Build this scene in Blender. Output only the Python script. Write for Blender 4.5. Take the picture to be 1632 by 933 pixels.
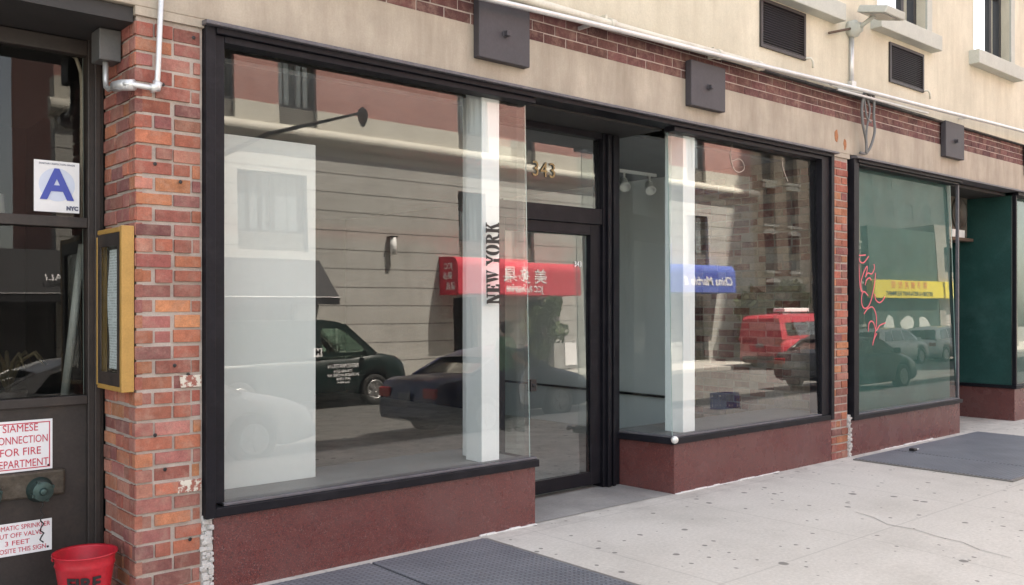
import bpy, bmesh, math, random
from mathutils import Vector, Matrix
R = math.radians
rng = random.Random(7)
SC = bpy.context.scene
for o in list(bpy.data.objects): bpy.data.objects.remove(o, do_unlink=True)
COL = SC.collection

# ------------------------------------------------------------------ camera, sky, sun, exposure
cd = bpy.data.cameras.new('camera'); cam = bpy.data.objects.new('camera', cd); COL.objects.link(cam)
cam.location = (0, -4.69, 1.54); cam.rotation_euler = (R(90), 0, R(-40.93))
cd.sensor_width = 36; cd.lens = 36*1450/1632; cd.shift_y = 17.5/1632
cd.clip_start = .05; cd.clip_end = 2000
SC.camera = cam
SC.render.engine = 'CYCLES'
W = bpy.data.worlds.new('World'); SC.world = W; W.use_nodes = True
nt = W.node_tree; bg = nt.nodes['Background']
sky = nt.nodes.new('ShaderNodeTexSky'); sky.sky_type = 'NISHITA'; sky.sun_disc = False
sky.sun_elevation = R(60.8); sky.sun_rotation = R(26.6); sky.dust_density = 2.5; sky.air_density = 1.2
hs = nt.nodes.new('ShaderNodeHueSaturation'); hs.inputs['Saturation'].default_value = .55
nt.links.new(sky.outputs[0], hs.inputs['Color']); nt.links.new(hs.outputs[0], bg.inputs[0]); bg.inputs[1].default_value = .09
sd = bpy.data.lights.new('sun', 'SUN'); sd.energy = 4.3; sd.angle = R(.5); sd.color = (1, .965, .91)
sun = bpy.data.objects.new('sun', sd); COL.objects.link(sun)
S = Vector((.5, 1, 2)).normalized()
sun.rotation_euler = S.to_track_quat('Z', 'Y').to_euler(); sun.location = (0, 0, 40)
SC.view_settings.view_transform = 'Standard'; SC.view_settings.look = 'None'
SC.view_settings.exposure = 2.9; SC.view_settings.gamma = 1
SC.view_settings.use_white_balance = True; SC.view_settings.white_balance_temperature = 7300; SC.view_settings.white_balance_tint = 10
SC.cycles.use_denoising = True
SC.cycles.max_bounces = 8; SC.cycles.transparent_max_bounces = 16
SC.cycles.glossy_bounces = 4; SC.cycles.diffuse_bounces = 4
SC.cycles.caustics_reflective = False; SC.cycles.caustics_refractive = False
SC.cycles.sample_clamp_indirect = 6

# ------------------------------------------------------------------ materials
def nodes(name):
    m = bpy.data.materials.new(name); m.use_nodes = True
    t = m.node_tree
    return m, t, t.nodes['Principled BSDF']
def N(t, kind, **kw):
    n = t.nodes.new(kind)
    for k, v in kw.items():
        if k.startswith('i_'): n.inputs[k[2:].replace('_', ' ')].default_value = v
        else: setattr(n, k, v)
    return n
def L(t, a, b): t.links.new(a, b)
def rampn(t, fac, stops):
    r = t.nodes.new('ShaderNodeValToRGB'); e = r.color_ramp.elements
    while len(e) < len(stops): e.new(.5)
    for i, (p, c) in enumerate(stops):
        e[i].position = p; e[i].color = (*c, 1) if len(c) == 3 else c
    L(t, fac, r.inputs[0]); return r
def mixc(t, fac, a, b, mode='MIX'):
    m = t.nodes.new('ShaderNodeMix'); m.data_type = 'RGBA'; m.blend_type = mode
    for sock, v in ((m.inputs[0], fac), (m.inputs[6], a), (m.inputs[7], b)):
        if hasattr(v, 'is_linked'): L(t, v, sock)
        else: sock.default_value = v if not isinstance(v, tuple) else ((*v, 1) if len(v) == 3 else v)
    return m.outputs[2]
def pos(t): return t.nodes.new('ShaderNodeNewGeometry').outputs['Position']
def noise(t, scale, detail=4, vec=None, rough=.55):
    n = N(t, 'ShaderNodeTexNoise'); n.inputs['Scale'].default_value = scale; n.inputs['Detail'].default_value = detail
    n.inputs['Roughness'].default_value = rough
    L(t, vec or pos(t), n.inputs['Vector']); return n.outputs['Fac']
def bump(t, b, height, strength=.3, dist=.01):
    n = N(t, 'ShaderNodeBump'); n.inputs['Strength'].default_value = strength; n.inputs['Distance'].default_value = dist
    L(t, height, n.inputs['Height']); L(t, n.outputs[0], b.inputs['Normal'])
def sc3(c, k): return tuple(min(1, x*k) for x in c)
_M = {}
def mat(name, c, rough=.6, metal=0, var=.18, scale=6, fine=60, bmp=.15, coat=0, dirt=None, dirt_amt=.5):
    if name in _M: return _M[name]
    m, t, b = nodes(name)
    n1 = noise(t, scale, 5); n2 = noise(t, fine, 3)
    r = rampn(t, n1, [(.3, sc3(c, 1-var)), (.7, sc3(c, 1+var))]).outputs[0]
    r = mixc(t, .5, r, rampn(t, n2, [(.3, sc3(c, 1-var*.8)), (.7, sc3(c, 1+var*.8))]).outputs[0])
    if dirt:
        f = rampn(t, noise(t, scale*.6, 8, rough=.7), [(.5, (0, 0, 0)), (.72, (dirt_amt,)*3)]).outputs[0]
        r = mixc(t, f, r, dirt)
    L(t, r, b.inputs['Base Color'])
    b.inputs['Roughness'].default_value = rough; b.inputs['Metallic'].default_value = metal
    if coat: b.inputs['Coat Weight'].default_value = coat; b.inputs['Coat Roughness'].default_value = .04
    if bmp: bump(t, b, n2, bmp, .004)
    if name == 'dark_bronze_frame': b.inputs['Specular IOR Level'].default_value = .22
    _M[name] = m; return m

def make_glass(name, tint=(.93, .96, .95), ior=1.52, boost=1.0, wav=.0004, film=0):
    m, t, b = nodes(name); t.nodes.remove(b)
    out = t.nodes['Material Output']
    tr = N(t, 'ShaderNodeBsdfTransparent'); tr.inputs[0].default_value = (*tint, 1)
    gl = N(t, 'ShaderNodeBsdfGlossy'); gl.inputs['Roughness'].default_value = 0; gl.inputs[0].default_value = (.98, .98, .98, 1)
    fr = N(t, 'ShaderNodeFresnel'); fr.inputs[0].default_value = ior
    a = N(t, 'ShaderNodeMath', operation='MULTIPLY'); a.inputs[1].default_value = 2*boost
    L(t, fr.outputs[0], a.inputs[0])
    d = N(t, 'ShaderNodeMath', operation='ADD'); d.inputs[1].default_value = 1; L(t, fr.outputs[0], d.inputs[0])
    q = N(t, 'ShaderNodeMath', operation='DIVIDE'); L(t, a.outputs[0], q.inputs[0]); L(t, d.outputs[0], q.inputs[1])
    g = t.nodes.new('ShaderNodeNewGeometry')
    iv = N(t, 'ShaderNodeMath', operation='SUBTRACT'); iv.inputs[0].default_value = 1; L(t, g.outputs['Backfacing'], iv.inputs[1])
    f = N(t, 'ShaderNodeMath', operation='MULTIPLY', use_clamp=True); L(t, q.outputs[0], f.inputs[0]); L(t, iv.outputs[0], f.inputs[1])
    if wav:
        bn = N(t, 'ShaderNodeBump'); bn.inputs['Strength'].default_value = 1; bn.inputs['Distance'].default_value = wav
        L(t, noise(t, 1.1, 1), bn.inputs['Height']); L(t, bn.outputs[0], gl.inputs['Normal'])
    mx = N(t, 'ShaderNodeMixShader'); L(t, f.outputs[0], mx.inputs[0]); L(t, tr.outputs[0], mx.inputs[1]); L(t, gl.outputs[0], mx.inputs[2])
    if film:
        df = N(t, 'ShaderNodeBsdfDiffuse'); df.inputs[0].default_value = (.7, .7, .68, 1)
        mp = N(t, 'ShaderNodeMapping'); mp.inputs['Scale'].default_value = (3, 3, .8); L(t, pos(t), mp.inputs[0])
        ff = rampn(t, noise(t, 1.6, 9, mp.outputs[0], .75), [(.4, (film*.15,)*3), (.68, (film,)*3)])
        m2 = N(t, 'ShaderNodeMixShader'); L(t, ff.outputs[0], m2.inputs[0]); L(t, mx.outputs[0], m2.inputs[1]); L(t, df.outputs[0], m2.inputs[2]); mx = m2
    L(t, mx.outputs[0], out.inputs[0]); return m
GLASS = make_glass('shop_glass', (.96, .975, .97), boost=1.05, film=.010)
GLASS_SIDE = make_glass('side_glass', (.94, .97, .965), boost=.7)
GLASS_OLD = make_glass('dusty_glass', (.75, .74, .72), boost=.45, film=.008)
GLASS_GREEN = make_glass('green_backed_glass', (.9, .96, .95), boost=.5, film=.012)
GLASS_CAR = make_glass('car_glass', (.74, .84, .8), boost=1.2, wav=0)
GEDGE = mat('glass_edge', (.45, .56, .53), .3, var=.05)

def brickmat():
    m, t, b = nodes('brick')
    at = N(t, 'ShaderNodeAttribute', attribute_name='Col')
    n1 = noise(t, 26, 6, rough=.7); n2 = noise(t, 160, 3)
    c = mixc(t, .5, at.outputs['Color'], rampn(t, n1, [(.28, (.42, .38, .38)), (.72, (1.32, 1.26, 1.22))]).outputs[0], 'MULTIPLY')
    c = mixc(t, .55, c, rampn(t, n2, [(.25, (.55, .5, .5)), (.7, (1.15, 1.12, 1.1))]).outputs[0], 'MULTIPLY')
    f = rampn(t, noise(t, 9, 8, rough=.75), [(.48, (0, 0, 0)), (.66, (.48,)*3)]).outputs[0]
    c = mixc(t, f, c, (.42, .28, .22))
    c = mixc(t, .8, c, rampn(t, noise(t, 2.6, 7, rough=.65), [(.3, (.55, .5, .48)), (.55, (1, 1, 1)), (.75, (1.15, 1.1, 1.05))]).outputs[0], 'MULTIPLY')
    L(t, c, b.inputs['Base Color']); b.inputs['Roughness'].default_value = .9
    bump(t, b, n1, .7, .008); return m
BRICK = brickmat()
def flaking():
    m, t, b = nodes('flaking_white_paint')
    c = mixc(t, rampn(t, noise(t, 30, 6, rough=.7), [(.47, (0, 0, 0)), (.53, (1, 1, 1))]).outputs[0], (.3, .11, .085), (.62, .58, .5))
    L(t, c, b.inputs['Base Color']); b.inputs['Roughness'].default_value = .9; return m
MORTAR = mat('mortar', (.41, .35, .31), .95, var=.25, scale=14, fine=140, bmp=.5)
MORTAR_D = mat('mortar_painted', (.5, .42, .38), .9, var=.15, scale=10)

def granite():
    m, t, b = nodes('granite')
    v = N(t, 'ShaderNodeTexVoronoi'); v.inputs['Scale'].default_value = 250; L(t, pos(t), v.inputs['Vector'])
    s = N(t, 'ShaderNodeSeparateColor'); L(t, v.outputs['Color'], s.inputs[0])
    r = rampn(t, s.outputs[0], [(0, (.06, .034, .035)), (.2, (.12, .038, .036)), (.5, (.155, .047, .042)), (.8, (.19, .058, .05)), (.96, (.23, .12, .11))])
    r.color_ramp.interpolation = 'CONSTANT'
    c = mixc(t, rampn(t, noise(t, 2.4, 6), [(.4, (0, 0, 0)), (.75, (.45,)*3)]).outputs[0], r.outputs[0], (.16, .085, .08))
    L(t, c, b.inputs['Base Color']); b.inputs['Roughness'].default_value = .24
    rr = rampn(t, noise(t, 5, 6), [(.3, (.16,)*3), (.7, (.42,)*3)]); L(t, rr.outputs[0], b.inputs['Roughness'])
    return m
GRANITE = granite()

def concrete_walk():
    m, t, b = nodes('sidewalk_concrete')
    p = pos(t)
    c = rampn(t, noise(t, .9, 7, p, .65), [(.25, (.46, .435, .395)), (.5, (.57, .54, .495)), (.75, (.63, .60, .555))]).outputs[0]
    c = mixc(t, .6, c, rampn(t, noise(t, 45, 4, p, .7), [(.3, (.72, .71, .7)), (.7, (1.08, 1.08, 1.08))]).outputs[0], 'MULTIPLY')
    c = mixc(t, rampn(t, noise(t, 260, 2, p), [(.6, (0, 0, 0)), (.75, (.35,)*3)]).outputs[0], c, (.26, .24, .22))
    mp = N(t, 'ShaderNodeMapping'); mp.inputs['Scale'].default_value = (1, 1, 0); L(t, p, mp.inputs[0])
    nz = N(t, 'ShaderNodeTexNoise'); nz.inputs['Scale'].default_value = 9; L(t, p, nz.inputs['Vector'])
    wob = mixc(t, .04, mp.outputs[0], nz.outputs['Color'], 'ADD')
    for scale, keep, rad in ((3.6, .36, .15), (6.5, .4, .2), (11, .5, .22), (2.2, .4, .07)):
        v = N(t, 'ShaderNodeTexVoronoi'); v.inputs['Scale'].default_value = scale; L(t, wob, v.inputs['Vector'])
        s = N(t, 'ShaderNodeSeparateColor'); L(t, v.outputs['Color'], s.inputs[0])
        a = N(t, 'ShaderNodeMath', operation='SUBTRACT'); L(t, s.outputs[0], a.inputs[0]); a.inputs[1].default_value = keep
        a2 = N(t, 'ShaderNodeMath', operation='MULTIPLY'); L(t, a.outputs[0], a2.inputs[0]); a2.inputs[1].default_value = rad/(1-keep)
        d = N(t, 'ShaderNodeMath', operation='SUBTRACT'); L(t, a2.outputs[0], d.inputs[0]); L(t, v.outputs['Distance'], d.inputs[1])
        k = rampn(t, d.outputs[0], [(0, (0, 0, 0)), (.02, (.72,)*3)])
        c = mixc(t, k.outputs[0], c, (.09, .085, .08))
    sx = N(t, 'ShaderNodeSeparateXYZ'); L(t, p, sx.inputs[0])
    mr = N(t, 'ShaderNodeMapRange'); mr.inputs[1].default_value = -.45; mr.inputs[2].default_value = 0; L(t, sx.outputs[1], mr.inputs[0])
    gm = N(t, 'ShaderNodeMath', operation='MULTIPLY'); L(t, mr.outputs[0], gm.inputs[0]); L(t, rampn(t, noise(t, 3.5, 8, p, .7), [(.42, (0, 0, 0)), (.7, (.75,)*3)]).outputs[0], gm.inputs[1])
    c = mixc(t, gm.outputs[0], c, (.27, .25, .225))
    for ax, per, off in ((0, 1.52, .42), (1, 1.52, .15)):
        a = N(t, 'ShaderNodeMath', operation='ADD'); a.inputs[1].default_value = off; L(t, sx.outputs[ax], a.inputs[0])
        w = N(t, 'ShaderNodeMath', operation='PINGPONG'); w.inputs[1].default_value = per/2; L(t, a.outputs[0], w.inputs[0])
        k = rampn(t, w.outputs[0], [(0, (.34,)*3), (.009, (0, 0, 0))])
        c = mixc(t, k.outputs[0], c, (.2, .19, .175))
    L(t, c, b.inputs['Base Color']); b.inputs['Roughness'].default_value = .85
    bump(t, b, noise(t, 120, 4, p), .25, .003); return m
WALK = concrete_walk()

def tread():
    m, t, b = nodes('tread_plate')
    p = pos(t); mp = N(t, 'ShaderNodeMapping'); mp.inputs['Rotation'].default_value = (0, 0, R(45)); mp.inputs['Scale'].default_value = (30, 30, 0)
    L(t, p, mp.inputs[0])
    ck = N(t, 'ShaderNodeTexBrick'); ck.inputs['Scale'].default_value = 1; ck.inputs['Mortar Size'].default_value = .28; ck.inputs['Mortar Smooth'].default_value = .6
    ck.inputs['Brick Width'].default_value = 1.5; ck.inputs['Row Height'].default_value = .75
    L(t, mp.outputs[0], ck.inputs['Vector'])
    n = noise(t, 3, 6, p)
    c = rampn(t, n, [(.3, (.165, .18, .215)), (.7, (.255, .275, .315))]).outputs[0]
    c = mixc(t, rampn(t, noise(t, 7, 8, p, .75), [(.55, (0, 0, 0)), (.7, (.35,)*3)]).outputs[0], c, (.28, .26, .23))
    c = mixc(t, ck.outputs['Fac'], mixc(t, .35, c, (.3, .3, .32)), mixc(t, .5, c, (.05, .05, .055)))
    L(t, c, b.inputs['Base Color']); b.inputs['Metallic'].default_value = .35; b.inputs['Roughness'].default_value = .55
    bn = N(t, 'ShaderNodeBump'); bn.invert = True; bn.inputs['Strength'].default_value = .8; bn.inputs['Distance'].default_value = .004
    L(t, ck.outputs['Fac'], bn.inputs['Height']); L(t, bn.outputs[0], b.inputs['Normal']); return m
TREAD = tread()

def streaked(name, c, stain, amt=.6, sx=3.0, rough=.85, blotch=1.2):
    m, t, b = nodes(name)
    p = pos(t)
    mp = N(t, 'ShaderNodeMapping'); mp.inputs['Scale'].default_value = (sx, sx, sx*.18); L(t, p, mp.inputs[0])
    st = rampn(t, noise(t, 2.2, 8, mp.outputs[0], .7), [(.42, (0, 0, 0)), (.72, (amt,)*3)]).outputs[0]
    base = rampn(t, noise(t, blotch, 7, p, .65), [(.28, sc3(c, .82)), (.72, sc3(c, 1.1))]).outputs[0]
    base = mixc(t, .6, base, rampn(t, noise(t, 90, 3, p), [(.3, (.86,)*3), (.7, (1.05,)*3)]).outputs[0], 'MULTIPLY')
    L(t, mixc(t, st, base, stain), b.inputs['Base Color']); b.inputs['Roughness'].default_value = rough
    bump(t, b, noise(t, 60, 5, p), .35, .004); return m
STUCCO = streaked('cream_stucco', (.67, .61, .485), (.44, .385, .29), .6, 2.0)
LINTEL = streaked('stained_lintel', (.46, .395, .32), (.25, .2, .155), .75, 1.7, blotch=2.6)
SILL = mat('grey_stone_sill', (.48, .48, .43), .8, var=.12)
FRAME = mat('dark_bronze_frame', (.008, .0075, .011), .5, var=.3, scale=9, dirt=(.035, .033, .038), dirt_amt=.35)
FRAME_HI = mat('worn_frame_ledge', (.10, .095, .108), .5, var=.35, scale=12, dirt=(.18, .16, .14), dirt_amt=.5)
BLACK = mat('black_paint', (.012, .012, .014), .4, var=.2)
BROWN = mat('brown_painted_metal', (.03, .023, .021), .5, var=.35, scale=4, dirt=(.09, .06, .045), dirt_amt=.5)
PLATE = mat('steel_plate', (.052, .047, .054), .6, var=.2, scale=5)
WHITE = mat('white_paint', (.86, .87, .87), .55, var=.04, scale=3, bmp=.05)
PANELW = mat('white_panel', (.62, .64, .63), .6, var=.04, scale=2, bmp=.05)
WALLI = mat('interior_wall', (.76, .79, .80), .7, var=.06, scale=1.5, bmp=.05)
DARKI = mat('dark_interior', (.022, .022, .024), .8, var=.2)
FLOORI = mat('interior_floor', (.05, .048, .046), .55, var=.25, scale=3)
GALV = mat('galvanised_pipe', (.62, .62, .62), .38, .55, var=.15, scale=8, dirt=(.5, .47, .42), dirt_amt=.5)
PIPEW = mat('painted_pipe', (.62, .58, .49), .6, var=.12, scale=8, dirt=(.3, .25, .2), dirt_amt=.6)
SHADE = mat('shade_strip', (.045, .04, .038), .9, var=.4, scale=6, dirt=(.3, .27, .22), dirt_amt=.5)  # near-black for the painted shade below the stucco overhang
CEMENT = mat('rough_cement', (.5, .48, .46), .95, var=.3, scale=18, bmp=.9)
STEP = mat('grey_step', (.27, .26, .25), .8, var=.25, scale=4, dirt=(.42, .4, .37))

# ------------------------------------------------------------------ mesh helper
class MB:
    def __init__(s): s.v = []; s.f = []; s.mi = []; s.sm = []; s.col = []; s.cur = 0; s.smooth = False; s.c = (1, 1, 1)
    def face(s, idx): s.f.append(idx); s.mi.append(s.cur); s.sm.append(s.smooth); s.col.append(s.c)
    def box(s, x0, x1, y0, y1, z0, z1):
        b = len(s.v); s.v += [(x, y, z) for x in (x0, x1) for y in (y0, y1) for z in (z0, z1)]
        for q in ((0, 1, 3, 2), (4, 6, 7, 5), (0, 4, 5, 1), (2, 3, 7, 6), (0, 2, 6, 4), (1, 5, 7, 3)): s.face([b+i for i in q])
        return s
    def hexa(s, p):   # 8 points ordered as box
        b = len(s.v); s.v += [tuple(q) for q in p]
        for q in ((0, 1, 3, 2), (4, 6, 7, 5), (0, 4, 5, 1), (2, 3, 7, 6), (0, 2, 6, 4), (1, 5, 7, 3)): s.face([b+i for i in q])
        return s
    def poly(s, pts):
        b = len(s.v); s.v += [tuple(p) for p in pts]; s.face(list(range(b, b+len(pts)))); return s
    def prism(s, pts, off):
        n = len(pts); b = len(s.v); off = Vector(off)
        s.v += [tuple(p) for p in pts] + [tuple(Vector(p)+off) for p in pts]
        s.face([b+i for i in range(n)][::-1]); s.face([b+n+i for i in range(n)])
        for i in range(n): j = (i+1) % n; s.face([b+i, b+j, b+n+j, b+n+i])
        return s
    def rings(s, rings, cap=True, close=True):
        b = len(s.v); n = len(rings[0])
        for r in rings: s.v += [tuple(p) for p in r]
        for k in range(len(rings)-1):
            for i in range(n if close else n-1):
                j = (i+1) % n; s.face([b+k*n+i, b+k*n+j, b+(k+1)*n+j, b+(k+1)*n+i])
        if cap:
            s.face([b+i for i in range(n)][::-1]); s.face([b+(len(rings)-1)*n+i for i in range(n)])
        return s
    def tube(s, pts, r, n=10):
        pts = [Vector(p) for p in pts]; rr = r if isinstance(r, (list, tuple)) else [r]*len(pts)
        rs = []; up = None
        for i, p in enumerate(pts):
            d = (pts[min(i+1, len(pts)-1)]-pts[max(i-1, 0)]).normalized()
            if up is None: up = d.orthogonal().normalized()
            a = (up - d*up.dot(d)); a = a.normalized() if a.length > 1e-6 else d.orthogonal().normalized(); up = a
            c = d.cross(a)
            rs.append([p+rr[i]*(math.cos(2*math.pi*k/n)*a+math.sin(2*math.pi*k/n)*c) for k in range(n)])
        o = s.smooth; s.smooth = True; s.rings(rs); s.smooth = o; return s
    def cyl(s, p0, p1, r0, r1=None, n=20): return s.tube([p0, p1], [r0, r0 if r1 is None else r1], n)
    def lathe(s, c, axis, prof, n=24):
        ax = Vector(axis).normalized(); a = ax.orthogonal().normalized(); b2 = ax.cross(a); c = Vector(c)
        o = s.smooth; s.smooth = True
        s.rings([[c+ax*h+r*(math.cos(2*math.pi*k/n)*a+math.sin(2*math.pi*k/n)*b2) for k in range(n)] for h, r in prof]); s.smooth = o; return s
    def build(s, name, mats, parent=None, bevel=0, colors=False):
        me = bpy.data.meshes.new(name); me.from_pydata(s.v, [], s.f)
        for m in (mats if isinstance(mats, (list, tuple)) else [mats]): me.materials.append(m)
        me.polygons.foreach_set('material_index', s.mi); me.polygons.foreach_set('use_smooth', s.sm)
        if colors:
            ca = me.color_attributes.new('Col', 'FLOAT_COLOR', 'CORNER'); i = 0
            for fi, f in enumerate(s.f):
                for _ in f: ca.data[i].color = (*s.col[fi], 1); i += 1
        bm = bmesh.new(); bm.from_mesh(me); bmesh.ops.recalc_face_normals(bm, faces=bm.faces); bm.to_mesh(me); bm.free()
        o = bpy.data.objects.new(name, me); COL.objects.link(o)
        if parent: o.parent = parent
        if bevel:
            b = o.modifiers.new('bevel', 'BEVEL'); b.width = bevel; b.segments = 2; b.limit_method = 'ANGLE'; b.angle_limit = R(40)
        return o
def tag(o, label=None, cat=None, group=None, kind=None):
    for k, v in (('label', label), ('category', cat), ('group', group), ('kind', kind)):
        if v: o[k] = v
    return o
def empty(name, loc=(0, 0, 0), rz=0):
    o = bpy.data.objects.new(name, None); COL.objects.link(o); o.location = loc; o.rotation_euler = (0, 0, rz); o.empty_display_size = .2
    return o
def copy_tree(o, parent=None):
    c = o.copy(); COL.objects.link(c)
    if parent: c.parent = parent
    for ch in list(o.children): copy_tree(ch, c)
    return c
def text(name, body, org, right, up, size, m, parent=None, ext=.003, align='CENTER', shear=0, bold=0, sx=1.0, spacing=1.0, fit=None):
    cu = bpy.data.curves.new(name, 'FONT'); cu.body = body; cu.size = size; cu.extrude = ext; cu.align_x = align; cu.align_y = 'CENTER'
    cu.shear = shear; cu.offset = bold; cu.space_character = spacing; cu.resolution_u = 3
    o = bpy.data.objects.new(name+'_src', cu); COL.objects.link(o)
    bpy.context.view_layer.update()
    dg = bpy.context.evaluated_depsgraph_get()
    me = bpy.data.meshes.new_from_object(o.evaluated_get(dg)); bpy.data.objects.remove(o, do_unlink=True); bpy.data.curves.remove(cu)
    if fit:
        xs_ = [v.co.x for v in me.vertices]; sx = fit/(max(xs_)-min(xs_))
    r = Vector(right).normalized()*sx; u = Vector(up).normalized(); n = Vector(right).normalized().cross(u)
    M = Matrix(((r.x, u.x, n.x, org[0]), (r.y, u.y, n.y, org[1]), (r.z, u.z, n.z, org[2]), (0, 0, 0, 1)))
    me.transform(M); me.materials.clear(); me.materials.append(m)
    ob = bpy.data.objects.new(name, me); COL.objects.link(ob); me.name = name
    if parent: ob.parent = parent
    return ob
def holed(mb, x0, x1, z0, z1, holes, y0, y1):
    """a wall slab x0..x1, z0..z1 between y0 and y1, cut by rectangular holes (hx0,hx1,hz0,hz1)"""
    xs = sorted({x0, x1, *[h[0] for h in holes], *[h[1] for h in holes]}); xs = [x for x in xs if x0 <= x <= x1]
    for a, b in zip(xs, xs[1:]):
        hs = sorted([(h[2], h[3]) for h in holes if h[0] <= a+1e-6 and h[1] >= b-1e-6]); z = z0
        for q0, q1 in hs:
            if q0 > z: mb.box(a, b, y0, y1, z, q0)
            z = max(z, q1)
        if z < z1: mb.box(a, b, y0, y1, z, z1)

# ------------------------------------------------------------------ ground
def sheet(name, pts, m, kind='structure'):
    mb = MB(); mb.poly(pts); o = mb.build(name, m); o['kind'] = kind; return o
sk = MB()
for (ya, za, yb, zb) in ((12, 0, -2, 0), (-2, 0, -6.2, -.2)):
    sk.poly([(-60, ya, za), (-60, yb, zb), (90, yb, zb), (90, ya, za)])
sidewalk = sk.build('sidewalk', WALK); sidewalk['kind'] = 'structure'
ck = MB()
cr = [(6.31, -1.28), (6.25, -1.45), (6.12, -1.62), (6.13, -1.8), (6.05, -2.0), (6.06, -2.15), (5.98, -2.29), (5.97, -2.48)]
for (x, y), (x2, y2) in zip(cr, cr[1:]):
    zf = lambda q: (0 if q > -2 else (q+2)*.0476)+.003
    d = Vector((x2-x, y2-y)).normalized(); w = rng.uniform(.002, .0045); nx, ny = -d.y*w, d.x*w
    ck.poly([(x-nx, y-ny, zf(y)), (x2-nx, y2-ny, zf(y2)), (x2+nx, y2+ny, zf(y2)), (x+nx, y+ny, zf(y))])
o = ck.build('pavement_crack', mat('crack_dark', (.2, .19, .175), .95)); o['kind'] = 'structure'
mb = MB(); mb.box(-60, 90, -6.36, -6.2, -.6, -.196); mb.box(-60, 90, -16.4, -16.24, -.6, -.2)
o = mb.build('kerb', mat('kerb_stone', (.34, .33, .31), .85, var=.2), bevel=.02); o['kind'] = 'structure'
ASPH = mat('asphalt', (.085, .083, .08), .9, var=.3, scale=.8, fine=90, bmp=.5, dirt=(.15, .145, .14))
sheet('road', [(-60, -6.3, -.34), (-60, -16.3, -.34), (90, -16.3, -.34), (90, -6.3, -.34)], ASPH)
sheet('far_pavement', [(-60, -16.38, -.2), (-60, -24, -.1), (90, -24, -.1), (90, -16.38, -.2)], mat('far_concrete', (.4, .38, .35), .9, var=.15, scale=1))
sheet('ground', [(-900, -900, -.7), (900, -900, -.7), (900, 900, -.7), (-900, 900, -.7)], mat('earth', (.2, .19, .17), .95))
mb = MB(); mb.poly([(4.285, 0.012, .004), (5.79, .012, .004), (5.69, .62, .02), (4.285, .62, .02)])
o = mb.build('door_step', STEP); o['kind'] = 'structure'

# ------------------------------------------------------------------ the storefront building
B = empty('storefront_building', (6, 0, 0)); 
tag(B, 'cream stuccoed shop building with brick piers, dark window frames and red granite base', 'building')
def part(mb, name, m, parent=None, **k):
    p = parent or B
    o = mb.build(name, m, p, **k)
    o.matrix_parent_inverse = p_inv(p); return o
def p_inv(p):
    bpy.context.view_layer.update(); return p.matrix_world.inverted()
B.location = (0, 0, 0)

UPW = [(7.12, 8.05, 4.44, 6.3), (9.05, 10.14, 4.53, 6.4), (11.42, 12.5, 4.575, 6.4), (13.9, 15, 4.58, 6.4), (4.6, 5.6, 4.44, 6.3), (2.2, 3.2, 4.44, 6.3)]
LOU = [(6.93, 7.66, 3.815, 4.25), (9.29, 10.07, 3.88, 4.30)]
mb = MB(); holed(mb, -12, 40, 3.64, 9.5, UPW+LOU, -.04, .26); mb.box(-12, 40, -.04, 10, 9.5, 15.8); mb.box(45.5, 55.5, -.04, 10, 0, 52); mb.box(40, 45.5, -.04, 10, 0, 15)  # tallest box: unseen tower added to cast shade on the tenement opposite
mb.box(-12, 40, 9.7, 10, 0, 9.5); mb.box(-12, -11.7, .26, 9.7, 0, 9.5); mb.box(39.7, 40, .26, 9.7, 0, 9.5)
mb.box(-11.7, -2.2, .1, .26, 0, 3.64); mb.box(15.6, 39.7, .02, .26, 0, 3.64)
part(mb, 'upper_wall_and_shade_tower', STUCCO)
mb = MB(); mb.box(-12.2, 40.2, -.3, .3, 15.8, 16.1); part(mb, 'cornice', STUCCO)
# upper windows and grilles
SKYG = make_glass('upper_glass', (.35, .37, .4), boost=4)
UF = mat('black_sash', (.03, .03, .033), .45)
for i, (a, b, z0, z1) in enumerate(UPW):
    mb = MB(); mb.box(a+.002, a+.07, .06, .14, z0+.01, z1); mb.box(b-.07, b-.002, .06, .14, z0+.01, z1); mb.box(a+.07, b-.07, .06, .14, z0+.01, z0+.08)
    mb.box(a+.07, b-.07, .07, .13, (z0+z1)/2-.03, (z0+z1)/2+.03); mb.box((a+b)/2+.2, (a+b)/2+.26, .07, .135, z0+.08, z1)
    f = part(mb, 'upper_window', UF)
    mb = MB(); mb.box(a+.07, b-.07, .1, .106, z0+.08, z1); part(mb, 'glass', SKYG, f)
    mb = MB(); mb.box(a, b, .22, .25, z0, z1); part(mb, 'blackout', DARKI, f)
    mb = MB(); mb.box(a-.14, b+.16, -.16, .1, z0-.17, z0-.001); part(mb, 'sill', SILL, f, bevel=.008)
    mb = MB(); mb.box(b+.001, b+.12, -.062, -.03, z0, z1); part(mb, 'jamb_trim', SILL, f)
LOUM = mat('grille_bronze', (.03, .025, .026), .5, var=.2)
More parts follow.
